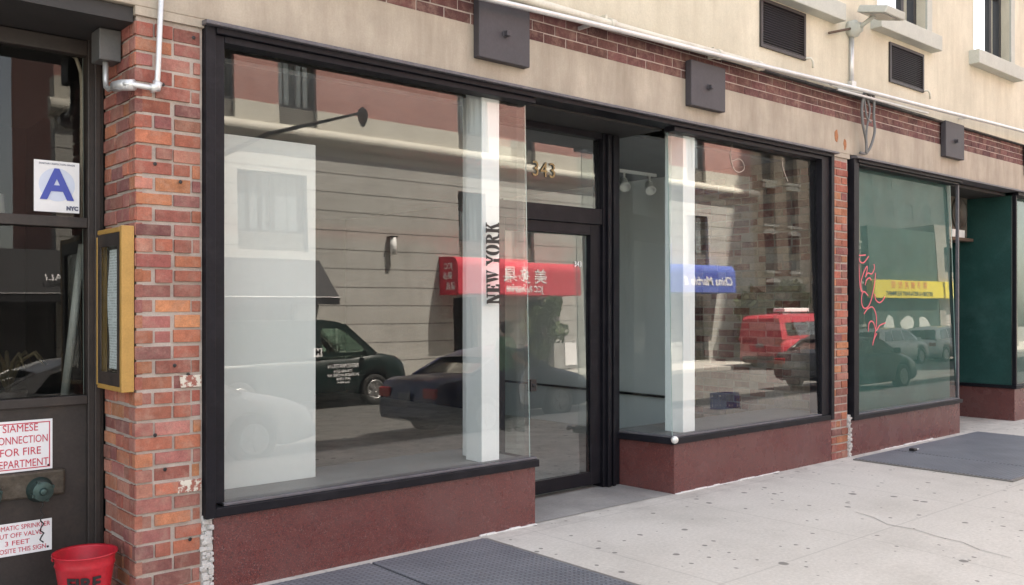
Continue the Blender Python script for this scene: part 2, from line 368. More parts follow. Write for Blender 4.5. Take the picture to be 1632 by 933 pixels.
for (a, b, z0, z1) in LOU:
    mb = MB(); mb.box(a, a+.03, -.06, .05, z0, z1); mb.box(b-.03, b, -.06, .05, z0, z1); mb.box(a+.03, b-.03, -.06, .05, z0, z0+.03); mb.box(a+.03, b-.03, -.06, .05, z1-.03, z1)
    n = 17
    for k in range(n):
        z = z0+.04+(z1-z0-.07)*k/n
        mb.hexa([(a+.03, -.05, z), (a+.03, -.05, z+.006), (a+.03, .02, z+.024), (a+.03, .02, z+.03), (b-.03, -.05, z), (b-.03, -.05, z+.006), (b-.03, .02, z+.024), (b-.03, .02, z+.03)])
    g = part(mb, 'vent_grille', LOUM)
    mb = MB(); mb.box(a, b, .06, .08, z0, z1); part(mb, 'grille_back', BLACK, g)
    mb = MB(); mb.tube([(b-.02, -.03, z0+.02), (b+.03, -.09, z0+.02), (b+.05, -.1, z0-.01), (b+.05, -.1, z0-.07)], .011, 8); part(mb, 'drain_spout', PIPEW, g)
# dark strip standing in for shade under the stucco; brick band, lintel
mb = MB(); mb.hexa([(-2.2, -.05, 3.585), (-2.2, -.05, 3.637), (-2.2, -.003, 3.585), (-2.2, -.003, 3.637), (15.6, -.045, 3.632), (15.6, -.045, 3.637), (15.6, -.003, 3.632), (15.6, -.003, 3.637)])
part(mb, 'shade_strip', SHADE)
def brick_field(mb, o, du, dv, dn, w, h, bl=.195, ch=.078, hh=.06, gap=.011, depth=.03, pal=None, start=0, header=True, jit=.002, drop=0):
    """bricks on a plane: origin o, unit vectors du (along), dv (up), dn (out)"""
    o, du, dv, dn = map(Vector, (o, du, dv, dn)); k = 0; z = 0
    while z+hh <= h+.001:
        x = 0; odd = (k+start) % 2
        first = True
        while x < w-.01:
            l = bl
            if first and odd: l = bl*.5
            elif header and rng.random() < .16: l = bl*.5
            l = min(l, w-x)
            a, b = x, x+l-gap
            if l < w-x-1e-6 and w-(x+l) < .03: b = w; l = w-x
            first = False
            if b-a > .015 and rng.random() > drop:
                e = rng.uniform(-jit, jit)*1.5; c = rng.choice(pal); f = rng.uniform(.78, 1.2)
                mb.c = (c[0]*f, c[1]*f*rng.uniform(.92, 1.08), c[2]*f)
                j = [rng.uniform(-jit, jit) for _ in range(6)]
                P = lambda u, v, n: o+du*u+dv*v+dn*n
                mb.hexa([P(u, v, n) for u in (a+j[0], b+j[1]) for n in (-depth, e) for v in (z+j[2], z+hh+j[3])])
            x += l
        z += ch; k += 1
PALR = [(.40, .135, .095), (.44, .155, .10), (.35, .125, .10), (.31, .12, .10), (.50, .21, .115), (.45, .17, .115), (.36, .15, .125), (.29, .115, .105), (.42, .19, .155), (.40, .14, .10), (.44, .20, .15), (.49, .205, .11), (.46, .18, .10), (.24, .10, .095)]
PALD = [(.16, .07, .066), (.145, .06, .06), (.18, .08, .075), (.13, .055, .055)]
mb = MB(); brick_field(mb, (1.97, .0, 3.375), (1, 0, 0), (0, 0, 1), (0, -1, 0), 13.6, .29, .218, .0727, .0635, .009, .03, PALD, 0, False, .0012)
mb.cur = 1; mb.box(1.97, 15.57, .004, .03, 3.36, 3.68); part(mb, 'brick_band', [BRICK, MORTAR_D], colors=True)
# lintel with an uneven lower arris
mb = MB()
mb.box(-2.2, 15.6, -.012, .3, 3.035, 3.372)
mb.box(-2.2, 1.97, -.0115, .3, 3.372, 3.60)
lin = part(mb, 'lintel', LINTEL, bevel=.006)
mb = MB(); mb.box(1.56, 1.92, -.012, .5, 2.99, 3.034); part(mb, 'pier_cap', LINTEL)
mb = MB(); mb.box(8.215, 8.55, -.010, .2, 2.99, 3.034); part(mb, 'pier_cap', LINTEL)
RUST = mat('rust_stain', (.36, .15, .07), .9, var=.35, scale=30)
for (x, z, w, h) in ((8.28, 3.19, .035, .075), (8.45, 3.13, .03, .06), (1.72, 3.2, .02, .05)):
    mb = MB(); mb.prism([(x+w*math.cos(a)*rng.uniform(.7, 1.1), -.0155, z+h*math.sin(a)*rng.uniform(.7, 1.1)) for a in [k*.5236 for k in range(12)]], (0, .004, 0)); part(mb, 'rust_stain', RUST)
# piers
mb = MB()
brick_field(mb, (1.565, 0, .012), (1, 0, 0), (0, 0, 1), (0, -1, 0), .345, 2.98, .195, .078, .062, .015, .04, PALR, 0, True, .005)
brick_field(mb, (1.562, .095, .012), (0, 1, 0), (0, 0, 1), (-1, 0, 0), .40, 2.98, .2, .078, .062, .014, .03, PALR, 1, True, .004)
# corner returns so that the arris alternates headers
mb.cur = 1; mb.box(1.572, 1.91, .009, .5, 0, 2.99)
mb.cur = 0; 
z = .012; k = 0
while z < 2.97:
    c = rng.choice(PALR); mb.c = sc3(c, rng.uniform(.8, 1.15))
    if k % 2 == 0: mb.box(1.5615, 1.6, .003, .092, z, z+.064)
    else: mb.box(1.5615, 1.6, .003, .045, z, z+.064); mb.box(1.5615, 1.6, .056, .085, z, z+.064)
    z += .078; k += 1
mb.cur = 2
for (xa, xb, k) in ((1.79, 1.9, 14), (1.775, 1.9, 7)):
    mb.box(xa, xb, -.0075, .01, .0115+k*.078, .0115+k*.078+.063)
mb.cur = 3
for (x, zz) in ((1.70, 2.66), (1.86, 2.93), (1.66, 2.25), (1.79, 2.17), (1.76, 1.22), (1.83, 1.17), (1.66, .87), (1.84, .31), (1.71, .69)):
    mb.lathe((x, -.006, zz), (0, 1, 0), [(0, .011), (.003, .009)], 10)
part(mb, 'brick_pier', [BRICK, MORTAR, flaking(), BLACK], bevel=.007, colors=True)
mb = MB()
mb.box(1.905, 1.965, .004, .05, 0, .42)
for k in range(60):
    x = 1.905+rng.random()*.06; zz = rng.random()*.4; r = rng.uniform(.012, .03)
    mb.box(x-r*.6, min(x+r*.6, 1.968), -.004-rng.random()*.012, .01, zz, zz+r)
part(mb, 'cement_patch', CEMENT, bevel=.004)
mb = MB(); mb.box(8.53, 8.585, .0, .05, -.02, .42)
for k in range(50):
    x = 8.53+rng.random()*.05; zz = rng.random()*.4-.02; r = rng.uniform(.012, .03)
    mb.box(x-r*.6, x+r*.6, -.008-rng.random()*.012, .01, zz, zz+r)
part(mb, 'cement_patch', CEMENT, bevel=.004)
mb = MB(); brick_field(mb, (8.222, .002, .0), (1, 0, 0), (0, 0, 1), (0, -1, 0), .31, 2.98, .195, .078, .064, .012, .04, PALR, 1, True, .0035)
mb.cur = 1; mb.box(8.218, 8.54, .012, .2, -.03, 2.99); part(mb, 'brick_pier', [BRICK, MORTAR], bevel=.004, colors=True)

# granite bases
def base(name, pts, z0, z1, m=GRANITE):
    mb = MB(); mb.prism([(x, y, z0) for x, y in pts], (0, 0, z1-z0)); return part(mb, name, m, bevel=.004)
base('granite_base', [(1.968, 0), (4.282, 0), (4.282, .6), (4.2, .6), (4.2, .06), (1.968, .06)], -.02, .405)
base('granite_base', [(5.80, 0), (8.214, 0), (8.214, .06), (5.86, .06), (5.76, .6), (5.70, .6)], -.02, .405)
base('granite_base', [(8.59, 0), (11.125, 0), (11.125, .6), (11.05, .6), (11.05, .06), (8.59, .06)], -.06, .36)
base('granite_base', [(12.78, 0), (15.6, 0), (15.6, .06), (12.84, .06), (12.84, 1.3), (12.78, 1.3)], -.06, .42)
def caulk(xa, xb, y, z):
    x = xa; mb = MB()
    while x < xb:
        l = rng.uniform(.03, .12); h = rng.uniform(.002, .011); mb.box(x, min(x+l, xb), y-rng.uniform(.006, .02), y+.01, z-.01, z+h); x += l
    part(mb, 'caulk_line', mat('white_caulk', (.75, .74, .72), .8, var=.1))
caulk(5.81, 7.3, 0, 0); caulk(9.2, 10.4, 0, -.0); caulk(3.78, 4.28, 0, 0)

# shop window frames
def tilted_pane(x0, x1, z0, z1, y, tilt=.0205, t=.008):
    """slab of glass leaning back by tilt (radians) about its foot"""
    mb = MB(); dy = math.tan(tilt)*(z1-z0)
    p = [(x, yy+(dy if z == z1 else 0), z) for x in (x0, x1) for yy in (y, y+t) for z in (z0, z1)]
    mb.hexa(p); mb.mi = [1, 1, 0, 0, 1, 1]; return mb
# left window: jamb + stepped head + sill
def shop_frame(x0, x1, xj0, sill, head=2.955, right_jamb=False, cornerx=None):
    mb = MB()
    mb.box(x0, x0+.055, -.035, .13, sill-.075, 3.034)             # outer jamb
    mb.box(x0+.055, xj0, -.018, .12, sill-.002, head+.01)              # inner jamb
    if right_jamb:
        mb.box(x1-.05, x1, -.035, .13, sill-.075, 3.034); mb.box(x1-.2, x1-.05, -.012, .12, sill-.002, head+.01)
    return mb
mb = shop_frame(1.913, 4.28, 2.022, .48)
mb.cur = 1
mb.hexa([(1.9, -.075, 3.0), (1.9, -.075, 3.02), (1.9, .12, 3.0), (1.9, .12, 3.045), (8.24, -.075, 3.0), (8.24, -.075, 3.02), (8.24, .12, 3.0), (8.24, .12, 3.045)])
mb.cur = 0
mb.box(1.968, 8.16, -.045, .12, 2.967, 3.0); mb.box(2.022, 4.27, -.02, .09, 2.93, 2.967)
mb.box(1.968, 4.295, -.03, .09, .405, .455)
mb.cur = 1; mb.box(2.022, 4.288, -.012, .085, .455, .472)
lw = part(mb, 'shop_window', [FRAME, FRAME_HI], bevel=.004)
g = part(tilted_pane(2.022, 4.245, .472, 2.935, .012), 'glass', [GLASS, GEDGE], lw)
mb = MB(); mb.box(4.237, 4.245, .07, .575, .472, 2.94); part(mb, 'return_glass', [GLASS_SIDE, GEDGE], lw)
mb = MB(); mb.box(4.2, 4.295, .09, .6, .405, .46); part(mb, 'return_sill', FRAME, lw, bevel=.004)
# right window
mb = MB()
mb.box(8.16, 8.214, -.035, .13, .405, 3.0); mb.box(8.02, 8.16, -.012, .12, .455, 2.967)
mb.box(5.78, 8.02, -.02, .09, 2.93, 2.967)
mb.prism([(5.755, -.03, .405), (8.16, -.03, .405), (8.16, .09, .405), (5.80, .09, .405), (5.72, .6, .405), (5.655, .6, .405)], (0, 0, .05))
mb.cur = 1; mb.prism([(5.775, -.012, .455), (8.02, -.012, .455), (8.02, .085, .455), (5.81, .085, .455), (5.73, .59, .455), (5.675, .59, .455)], (0, 0, .017))
rw = part(mb, 'shop_window', [FRAME, FRAME_HI], bevel=.004)
part(tilted_pane(5.795, 8.02, .472, 2.935, .012), 'glass', [GLASS, GEDGE], rw)
mb = MB(); mb.hexa([(5.782, .02, .472), (5.782, .02, 2.94), (5.70, .585, .472), (5.70, .585, 2.94), (5.79, .02, .472), (5.79, .02, 2.94), (5.708, .585, .472), (5.708, .585, 2.94)])
part(mb, 'return_glass', [GLASS_SIDE, GEDGE], rw)
mb = MB(); mb.lathe((5.735, -.055, .452), (-.5, -1, 0), [(-.03, .018), (0, .03), (.012, .03), (.02, .02), (.024, .002)], 18)
part(mb, 'round_cap', mat('worn_chrome', (.7, .69, .66), .35, .3), rw)
# stencil lettering on the left pane
def stencil(parent):
    mb = MB(); h = .115; x = 0; T = .011
    def add(polys, w):
        nonlocal x
        for q_, p in enumerate(polys):
            pts = []
            for (u, v) in p:
                s = x+u; dyy = math.tan(.0205)*(1.535+s-.472)
                pts.append((3.985-v*h, .012+dyy-.0035, 1.535+s))
            mb.prism([(a_, b_-(.0006 if q_ >= len(polys)//2 else 0), c_) for a_, b_, c_ in pts], (0, .002, 0))
        x += w
    rect = lambda a, b, c, d: [(a, c), (b, c), (b, d), (a, d)]
    def arc(cx, cy, rx, ry, rx2, ry2, a0, a1, n=12):
        return [(cx+rx*math.cos(R(a0+(a1-a0)*i/n)), cy+ry*math.sin(R(a0+(a1-a0)*i/n))) for i in range(n+1)] + [(cx+rx2*math.cos(R(a1+(a0-a1)*i/n)), cy+ry2*math.sin(R(a1+(a0-a1)*i/n))) for i in range(n+1)]
    w = .078
    Nn = ([[(0, 0), (.03, 0), (.03, .07), (.021, .07), (.021, .88), (.009, .93), (.009, .07), (0, .07)], [(.004, 1), (.026, 1), (.074, .16), (.074, 0), (.056, 0), (.018, .80), (.004, .93)], [(.055, 1), (.084, 1), (.084, .93), (.074, .93), (.074, .28), (.066, .42), (.066, .93), (.055, .93)]], .092)
    Ee = ([[(0, 0), (.034, 0), (.034, 1), (0, 1), (0, .93), (.008, .93), (.008, .07), (0, .07)], [(.038, 0), (.068, 0), (.068, .3), (.06, .3), (.055, .08), (.038, .07)], [(.038, 1), (.066, 1), (.066, .72), (.058, .72), (.053, .92), (.038, .93)], [(.038, .47), (.046, .47), (.048, .36), (.054, .36), (.054, .66), (.048, .66), (.046, .54), (.038, .54)]], .076)
    Ww = ([[(0, 1), (.036, 1), (.036, .94), (.031, .94), (.044, .38), (.036, .04), (.008, .94), (0, .94)], [(.040, 1), (.072, 1), (.072, .94), (.066, .94), (.081, .36), (.072, .02), (.046, .92), (.040, .92)], [(.084, 1), (.108, 1), (.108, .94), (.101, .94), (.083, .32), (.079, .22), (.094, .94), (.084, .94)]], .145)
    Yy = ([[(0, 1), (.036, 1), (.036, .94), (.031, .94), (.047, .56), (.047, .42), (.008, .94), (0, .94)], [(.058, 1), (.086, 1), (.086, .94), (.079, .94), (.055, .48), (.05, .56), (.068, .94), (.058, .94)], [(.03, 0), (.062, 0), (.062, .06), (.056, .06), (.056, .44), (.036, .44), (.036, .06), (.03, .06)]], .088)
    Oo = ([arc(.038, .5, .038, .52, .015, .44, 97, 263), arc(.046, .5, .038, .52, .015, .44, -83, 83)], .092)
    Rr = ([[(0, 0), (.034, 0), (.034, .07), (.029, .07), (.029, .93), (.029, 1), (0, 1), (0, .93), (.008, .93), (.008, .07), (0, .07)], arc(.034, .76, .04, .24, .019, .18, -90, 90), [(.034, .5), (.05, .5), (.064, .1), (.082, .06), (.082, 0), (.056, 0), (.034, .42)]], .09)
    Kk = ([[(0, 0), (.034, 0), (.034, .07), (.029, .07), (.029, .93), (.034, .93), (.034, 1), (0, 1), (0, .93), (.008, .93), (.008, .07), (0, .07)], [(.05, 1), (.08, 1), (.08, .94), (.068, .93), (.036, .5), (.034, .56), (.057, .93), (.05, .94)], [(.036, .56), (.05, .66), (.078, .07), (.086, .07), (.086, 0), (.054, 0), (.054, .07), (.058, .07)]], .09)
    for L_ in (Nn, Ee, Ww, Yy, Oo, Rr, Kk): add(L_[0]+[[(u+.007, v) for u, v in p] for p in L_[0]], L_[1]+.004)
    k = .555/(x); 
    for i, v in enumerate(mb.v):
        zz = 1.535+(v[2]-1.535)*k; mb.v[i] = (v[0], .012+math.tan(.0205)*(zz-.472)-.004+(.002 if i % 1 else 0)+(v[1]-(.012+math.tan(.0205)*(v[2]-.472)-.0035)), zz)
    return part(mb, 'window_lettering', mat('black_vinyl', (.012, .012, .012), .5), parent)
stencil(lw)
# door, transom, soffit, jambs
mb = MB()
mb.box(5.50, 5.70, .5, .62, 0.02, 2.95); mb.box(4.29, 5.5, .51, .6, 2.19, 2.32); mb.box(4.29, 5.5, .51, .6, 2.90, 2.95); mb.box(4.29, 4.37, .505, .61, .02, 2.95)
mb.box(5.53, 5.57, .47, .52, .02, 2.94); mb.box(5.60, 5.63, .475, .515, .02, 2.94)
df = part(mb, 'door_frame', FRAME, bevel=.004)
part(tilted_pane(4.37, 5.5, 2.32, 2.90, .545), 'transom_glass', [GLASS, GEDGE], df)
GOLD = mat('gold_leaf', (.26, .2, .1), .4, .3)
text('house_number', '343', (4.87, .542, 2.585), (1, 0, 0), (0, 0, 1), .17, GOLD, df, .002, spacing=1.05)
mb = MB(); mb.box(5.38, 5.5, .53, .585, .05, 2.19); mb.box(4.37, 5.38, .53, .585, .05, .155); mb.box(4.37, 4.46, .53, .585, .155, 2.19); mb.box(4.46, 5.38, .53, .585, 2.1, 2.19)
door = part(mb, 'door', FRAME, bevel=.004)
part(tilted_pane(4.46, 5.38, .155, 2.1, .54), 'glass', [GLASS, GEDGE], door)
text('door_number', '343', (5.27, .565, 1.86), (1, 0, 0), (0, 0, 1), .06, WHITE, door, .001)
mb = MB(); mb.box(4.71, 4.77, .52, .56, .86, .95); mb.lathe((4.74, .515, .905), (0, 1, 0), [(0, .014), (.01, .016)], 14); part(mb, 'lock', BLACK, door)
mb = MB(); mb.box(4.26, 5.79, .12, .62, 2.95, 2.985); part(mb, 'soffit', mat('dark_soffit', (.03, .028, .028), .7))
# interior: walls, floor, ceiling, columns, panel
mb = MB(); mb.box(1.97, 8.3, .64, 9.7, -.03, -.001); part(mb, 'interior_floor', FLOORI)
mb = MB(); mb.box(1.97, 8.3, .62, 9.7, 3.0, 3.03); part(mb, 'interior_ceiling', mat('ceiling_grey', (.3, .31, .32), .8, var=.05))
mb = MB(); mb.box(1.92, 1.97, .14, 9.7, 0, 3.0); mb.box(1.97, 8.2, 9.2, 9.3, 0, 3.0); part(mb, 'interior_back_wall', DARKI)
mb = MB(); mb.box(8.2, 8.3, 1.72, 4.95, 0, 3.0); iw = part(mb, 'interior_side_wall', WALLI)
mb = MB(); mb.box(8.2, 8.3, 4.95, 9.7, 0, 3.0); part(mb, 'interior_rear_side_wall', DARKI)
mb = MB(); mb.box(8.16, 8.199, 1.75, 4.94, .455, .48); part(mb, 'dado_rail', BLACK, iw)
PALI = [(.16, .05, .043), (.18, .057, .047), (.30, .25, .2), (.34, .3, .24), (.11, .04, .037), (.26, .215, .17), (.185, .08, .065), (.36, .32, .27), (.235, .19, .15)]
mb = MB(); brick_field(mb, (8.2, .14, .1), (0, 1, 0), (0, 0, 1), (-1, 0, 0), 1.56, 2.85, .2, .078, .064, .013, .04, PALI, 0, True, .005)
mb.cur = 1; mb.box(8.206, 8.212, .14, 1.72, 0, 3.0); part(mb, 'interior_brick_wall', [BRICK, mat('old_mortar', (.25, .22, .19), .95, var=.35, scale=5)], bevel=.004, colors=True)
PG = mat('platform_grey', (.2, .195, .19), .6, var=.12)
mb = MB(); mb.prism([(1.97, .09, .466), (1.97, .09, .405), (1.97, .6, .405), (1.97, .6, 0), (1.97, .66, 0), (1.97, .66, .466)], (2.23, 0, 0)); part(mb, 'display_platform', PG)
mb = MB(); mb.prism([(5.82, .09, .405), (8.199, .09, .405), (8.199, .62, .405), (5.74, .62, .405)], (0, 0, .06)); part(mb, 'display_platform', PG)
mb = MB(); mb.box(1.99, 2.771, .36, .5, .466, 2.52); part(mb, 'white_partition', PANELW, bevel=.003)
mb = MB(); mb.box(3.862, 4.017, .075, .25, .466, 2.99); mb.box(3.95, 4.017, .25, .4, .466, 2.99); part(mb, 'white_column', WHITE, bevel=.004)
mb = MB(); mb.box(6.009, 6.165, .075, .27, .466, 2.99); part(mb, 'white_column', WHITE, bevel=.004)
# track lights inside
def track_light(x, y, z, lab):
    e = empty('track_light', (x, y, z)); tag(e, lab, 'spotlight', 'track lights on the shop ceiling')
    mb = MB(); mb.cyl((0, 0, .12), (0, 0, 0), .012); mb.build('stem', WHITE, e)
    mb = MB(); mb.lathe((0, 0, 0), (-.5, -.6, -.62), [(-.07, .028), (-.06, .04), (.03, .045), (.09, .062), (.092, .05), (.04, .035)], 18); mb.build('lamp_head', WHITE, e)
mb = MB(); mb.box(7.0, 7.94, 1.98, 2.02, 2.965, 2.998); o = mb.build('light_track', WHITE); tag(o, 'white lighting track on the shop ceiling seen through the recess glass', 'light track')
track_light(7.42, 2.0, 2.85, 'white track spotlight seen through the recess glass, nearer the door')
track_light(7.84, 2.0, 2.85, 'white track spotlight seen through the recess glass, beside the white column')

# anchor plates
for (a, b, z0, z1) in ((3.72, 4.165, 3.15, 3.54), (5.925, 6.385, 3.15, 3.52), (10.58, 11.07, 3.23, 3.64), (13.05, 13.5, 3.24, 3.64)):
    mb = MB(); mb.box(a, b, -.075, -.0125, z0, z1); p = part(mb, 'anchor_plate', PLATE, bevel=.006)
    cx, cz = (a+b)/2, (z0+z1)/2-.01
    mb = MB(); mb.lathe((cx, -.075, cz), (0, -1, 0), [(0, .028), (.008, .028)], 6); mb.box(cx-.017, cx+.017, -.115, -.08, cz-.017, cz+.017); part(mb, 'bolt', PLATE, p, bevel=.003)

# green neighbour shop
GREEN = mat('green_paint', (.009, .055, .048), .55, var=.3, scale=3, dirt=(.05, .12, .11), dirt_amt=.5)
mb = MB(); mb.box(8.59, 8.66, -.035, .13, .36, 3.034); mb.box(8.66, 8.72, -.018, .12, .405, 2.967)
mb.box(8.66, 11.1, -.045, .12, 2.967, 3.0); mb.box(8.72, 11.05, -.02, .09, 2.945, 2.967); mb.box(8.66, 11.14, -.03, .09, .36, .405)
mb.cur = 1; mb.hexa([(8.58, -.075, 3.0), (8.58, -.075, 3.02), (8.58, .12, 3.0), (8.58, .12, 3.045), (15.6, -.075, 3.0), (15.6, -.075, 3.02), (15.6, .12, 3.0), (15.6, .12, 3.045)])
mb.box(8.72, 11.1, -.012, .085, .405, .42); mb.box(11.07, 11.1, -.004, .03, .42, 2.95)
gw = part(mb, 'shop_window', [FRAME, FRAME_HI], bevel=.004)
part(tilted_pane(8.72, 11.07, .42, 2.95, .012, .03), 'glass', [GLASS_GREEN, GEDGE], gw)
mb = MB(); mb.box(8.7, 11.08, .1, .12, .36, 3.0); part(mb, 'green_board', GREEN, gw)
mb = MB(); mb.box(11.02, 11.1, .12, 1.3, .36, 3.0); part(mb, 'green_side_wall', GREEN)
mb = MB(); mb.box(12.79, 12.84, .04, 1.3, .465, 3.0); part(mb, 'green_side_wall', GREEN)
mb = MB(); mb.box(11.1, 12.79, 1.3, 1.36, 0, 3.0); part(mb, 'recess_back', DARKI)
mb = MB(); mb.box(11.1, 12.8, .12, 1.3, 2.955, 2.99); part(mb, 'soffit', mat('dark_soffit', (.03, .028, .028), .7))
mb = MB(); mb.box(12.76, 15.6, -.03, .09, .42, .465); mb.box(12.76, 12.79, .09, 1.3, .42, .465); mb.box(12.79, 15.6, -.045, .12, 2.955, 3.0); mb.box(12.775, 12.815, -.02, .03, .465, 2.96)
gw2 = part(mb, 'shop_window', FRAME, bevel=.004)
part(tilted_pane(12.82, 15.6, .465, 2.95, .012, .03), 'glass', [GLASS_GREEN, GEDGE], gw2)
mb = MB(); mb.box(12.84, 15.6, .1, .12, .465, 2.95); part(mb, 'green_board', GREEN, gw2)
# pink scrawl on the green pane (image units -> pane)
def scrawl(lines, name, m, parent, conv, r):
    mb = MB()
    for ln in lines:
        pts = [conv(*q) for q in ln]
        P2 = []
        for i in range(len(pts)-1):
            a, b, c, d = (Vector(pts[max(i-1, 0)]), Vector(pts[i]), Vector(pts[i+1]), Vector(pts[min(i+2, len(pts)-1)]))
            for k in range(5):
                t = k/5; P2.append(.5*((2*b)+(c-a)*t+(2*a-5*b+4*c-d)*t*t+(3*b-a-3*c+d)*t**3))
        P2.append(Vector(pts[-1])); P2 = [P2[0]]+[q for p_, q in zip(P2, P2[1:]) if (q-p_).length > 1e-4]
        for a, b in zip(P2, P2[1:]):
            d = (b-a); n = Vector((-d.z, 0, d.x)).normalized()*r
            mb.prism([a-n-d*.1, b-n+d*.1, b+n+d*.1, a+n-d*.1], (0, .002, 0))
    return part(mb, name, m, parent)
def gconv(ax, ay):
    x = 1350+ax/3.889; y = 380+ay/3.883
    u = (x-816)/1450; v = (484-y)/1450; c_, s_ = .6552, .7555
    t = (0.03+4.69)/(s_-u*c_); z = 1.54+v*t
    return ((c_+u*s_)*t, .012+math.tan(.03)*(z-.42)-.005, z)
PINK = mat('pink_paint', (.75, .12, .16), .5, var=.1)
scrawl([[(75, 103), (100, 106), (130, 103)], [(82, 106), (86, 160), (88, 250), (90, 300), (98, 330), (105, 325)], [(88, 120), (95, 145), (118, 150), (148, 112)],
        [(100, 330), (95, 280), (108, 230), (128, 185), (138, 175), (136, 200), (125, 240), (140, 215), (165, 220), (182, 185), (180, 160)],
        [(188, 215), (180, 280), (165, 350), (150, 400), (130, 430), (108, 430), (97, 400), (100, 350), (115, 330), (138, 355)], [(122, 290), (130, 260), (150, 245), (160, 260)],
        [(178, 345), (185, 380), (205, 398), (225, 388), (242, 362)], [(110, 468), (130, 440), (160, 425), (178, 450), (186, 500), (180, 560), (168, 620), (158, 660)],
        [(134, 575), (138, 530), (155, 513), (170, 530), (182, 570), (205, 540), (240, 524)], [(158, 662), (165, 630), (185, 590)], [(60, 45), (85, 85)]], 'graffiti_scrawl', PINK, gw, gconv, .0062)
# etched scratch on the right pane
def rconv(ax, ay):
    x = 1100+ax/4.24; y = 200+ay/4.24
    u = (x-816)/1450; v = (484-y)/1450; c_, s_ = .6552, .7555
    t = (0.03+4.69)/(s_-u*c_); z = 1.54+v*t
    return ((c_+u*s_)*t, .012+math.tan(.0205)*(z-.472)-.004, z)
scrawl([[(305, 120), (290, 200), (310, 290), (345, 315), (380, 295), (375, 250), (345, 225), (300, 240)], [(640, 220), (645, 290), (675, 375)]], 'etched_scratch', mat('etched_white', (.5, .42, .36), .8), rw, rconv, .003)

# ------------------------------------------------------------------ left neighbour shop (bar)
mb = MB()
mb.box(1.48, 1.56, .49, .58, 0, 2.99); mb.box(-2.2, 1.48, .495, .58, 1.945, 2.0); mb.box(-2.2, 1.48, .495, .58, 2.87, 2.95); mb.box(-2.2, 1.48, .495, .58, 1.0, 1.048)
mb.box(1.51, 1.54, .47, .49, 0, 2.99); mb.box(.15, .2, .50, .57, 1.048, 2.87)
bf = part(mb, 'bar_window', BROWN, bevel=.004)
mb = MB(); mb.box(-2.2, 1.48, .53, .58, 0, 1.0); part(mb, 'kick_panel', BROWN, bf)
part(tilted_pane(-2.2, 1.47, 2.0, 2.87, .53, .018), 'upper_glass', [GLASS_OLD, GEDGE], bf)
part(tilted_pane(-2.2, 1.47, 1.048, 1.945, .53, .018), 'lower_glass', [GLASS_OLD, GEDGE], bf)
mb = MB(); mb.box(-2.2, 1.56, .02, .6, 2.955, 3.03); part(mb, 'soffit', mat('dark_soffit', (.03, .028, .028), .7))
DARKR = mat('dark_red_curtain', (.035, .012, .014), .9, var=.4, scale=8)
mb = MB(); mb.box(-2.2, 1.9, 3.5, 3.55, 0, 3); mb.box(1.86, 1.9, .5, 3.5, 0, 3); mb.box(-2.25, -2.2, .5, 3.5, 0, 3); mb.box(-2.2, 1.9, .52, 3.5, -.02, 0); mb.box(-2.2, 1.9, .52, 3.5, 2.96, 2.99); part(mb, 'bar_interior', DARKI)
mb = MB()
rs = []
for k in range(60):
    x = -.6+k*.03; rs.append([(x, 1.0+.03*math.sin(k*1.1), 1.0), (x, 1.0+.03*math.sin(k*1.1), 2.9)])
mb.rings(rs, cap=False, close=False); o = mb.build('curtain', DARKR); tag(o, 'dark red curtain hanging behind the bar window', 'curtain')
mb = MB(); mb.tube([(1.43, .75, 1.01), (1.525, .75, 1.87)], .022, 14); o = mb.build('leaning_tube', mat('grey_tube', (.6, .68, .68), .35)); tag(o, 'grey metal tube leaning inside the lower bar window', 'tube')
mb = MB(); mb.tube([(1.35, .6, 2.91), (1.38, .6, 2.915), (1.45, .6, 2.875), (1.475, .6, 2.8), (1.48, .6, 2.72), (1.48, .6, 2.0)], .011, 8); o = mb.build('bent_conduit', PIPEW); tag(o, 'thin pale conduit bending down behind the upper bar pane', 'conduit')
e = empty('table_lamp', (1.08, .85, 0)); tag(e, 'small white lamp shade at the left edge above the bar transom', 'lamp')
mb = MB(); mb.lathe((0, 0, 2.0), (0, 0, 1), [(0, .08), (.13, .07)], 20); mb.build('lamp_shade', WHITE, e)
mb = MB(); mb.cyl((0, 0, 1.02), (0, 0, 2.05), .012); mb.build('lamp_stem', BROWN, e)
e = empty('potted_palm', (1.17, .85, 1.0)); tag(e, 'small palm with drooping leaves behind the lower bar window', 'plant')
mb = MB()
for k in range(9):
    a = k*.7; pts = [(0, 0, .05), (.06*math.cos(a), .06*math.sin(a), .22), (.14*math.cos(a), .14*math.sin(a), .27), (.2*math.cos(a), .2*math.sin(a), .2)]
    mb.tube(pts, [.006, .012, .01, .002], 6)
mb.build('leaves', mat('palm_leaf', (.12, .1, .05), .7), e)
mb = MB(); mb.lathe((0, 0, 0), (0, 0, 1), [(-.99, .1), (0, .08), (.06, .1)], 16); mb.build('pot', BROWN, e)
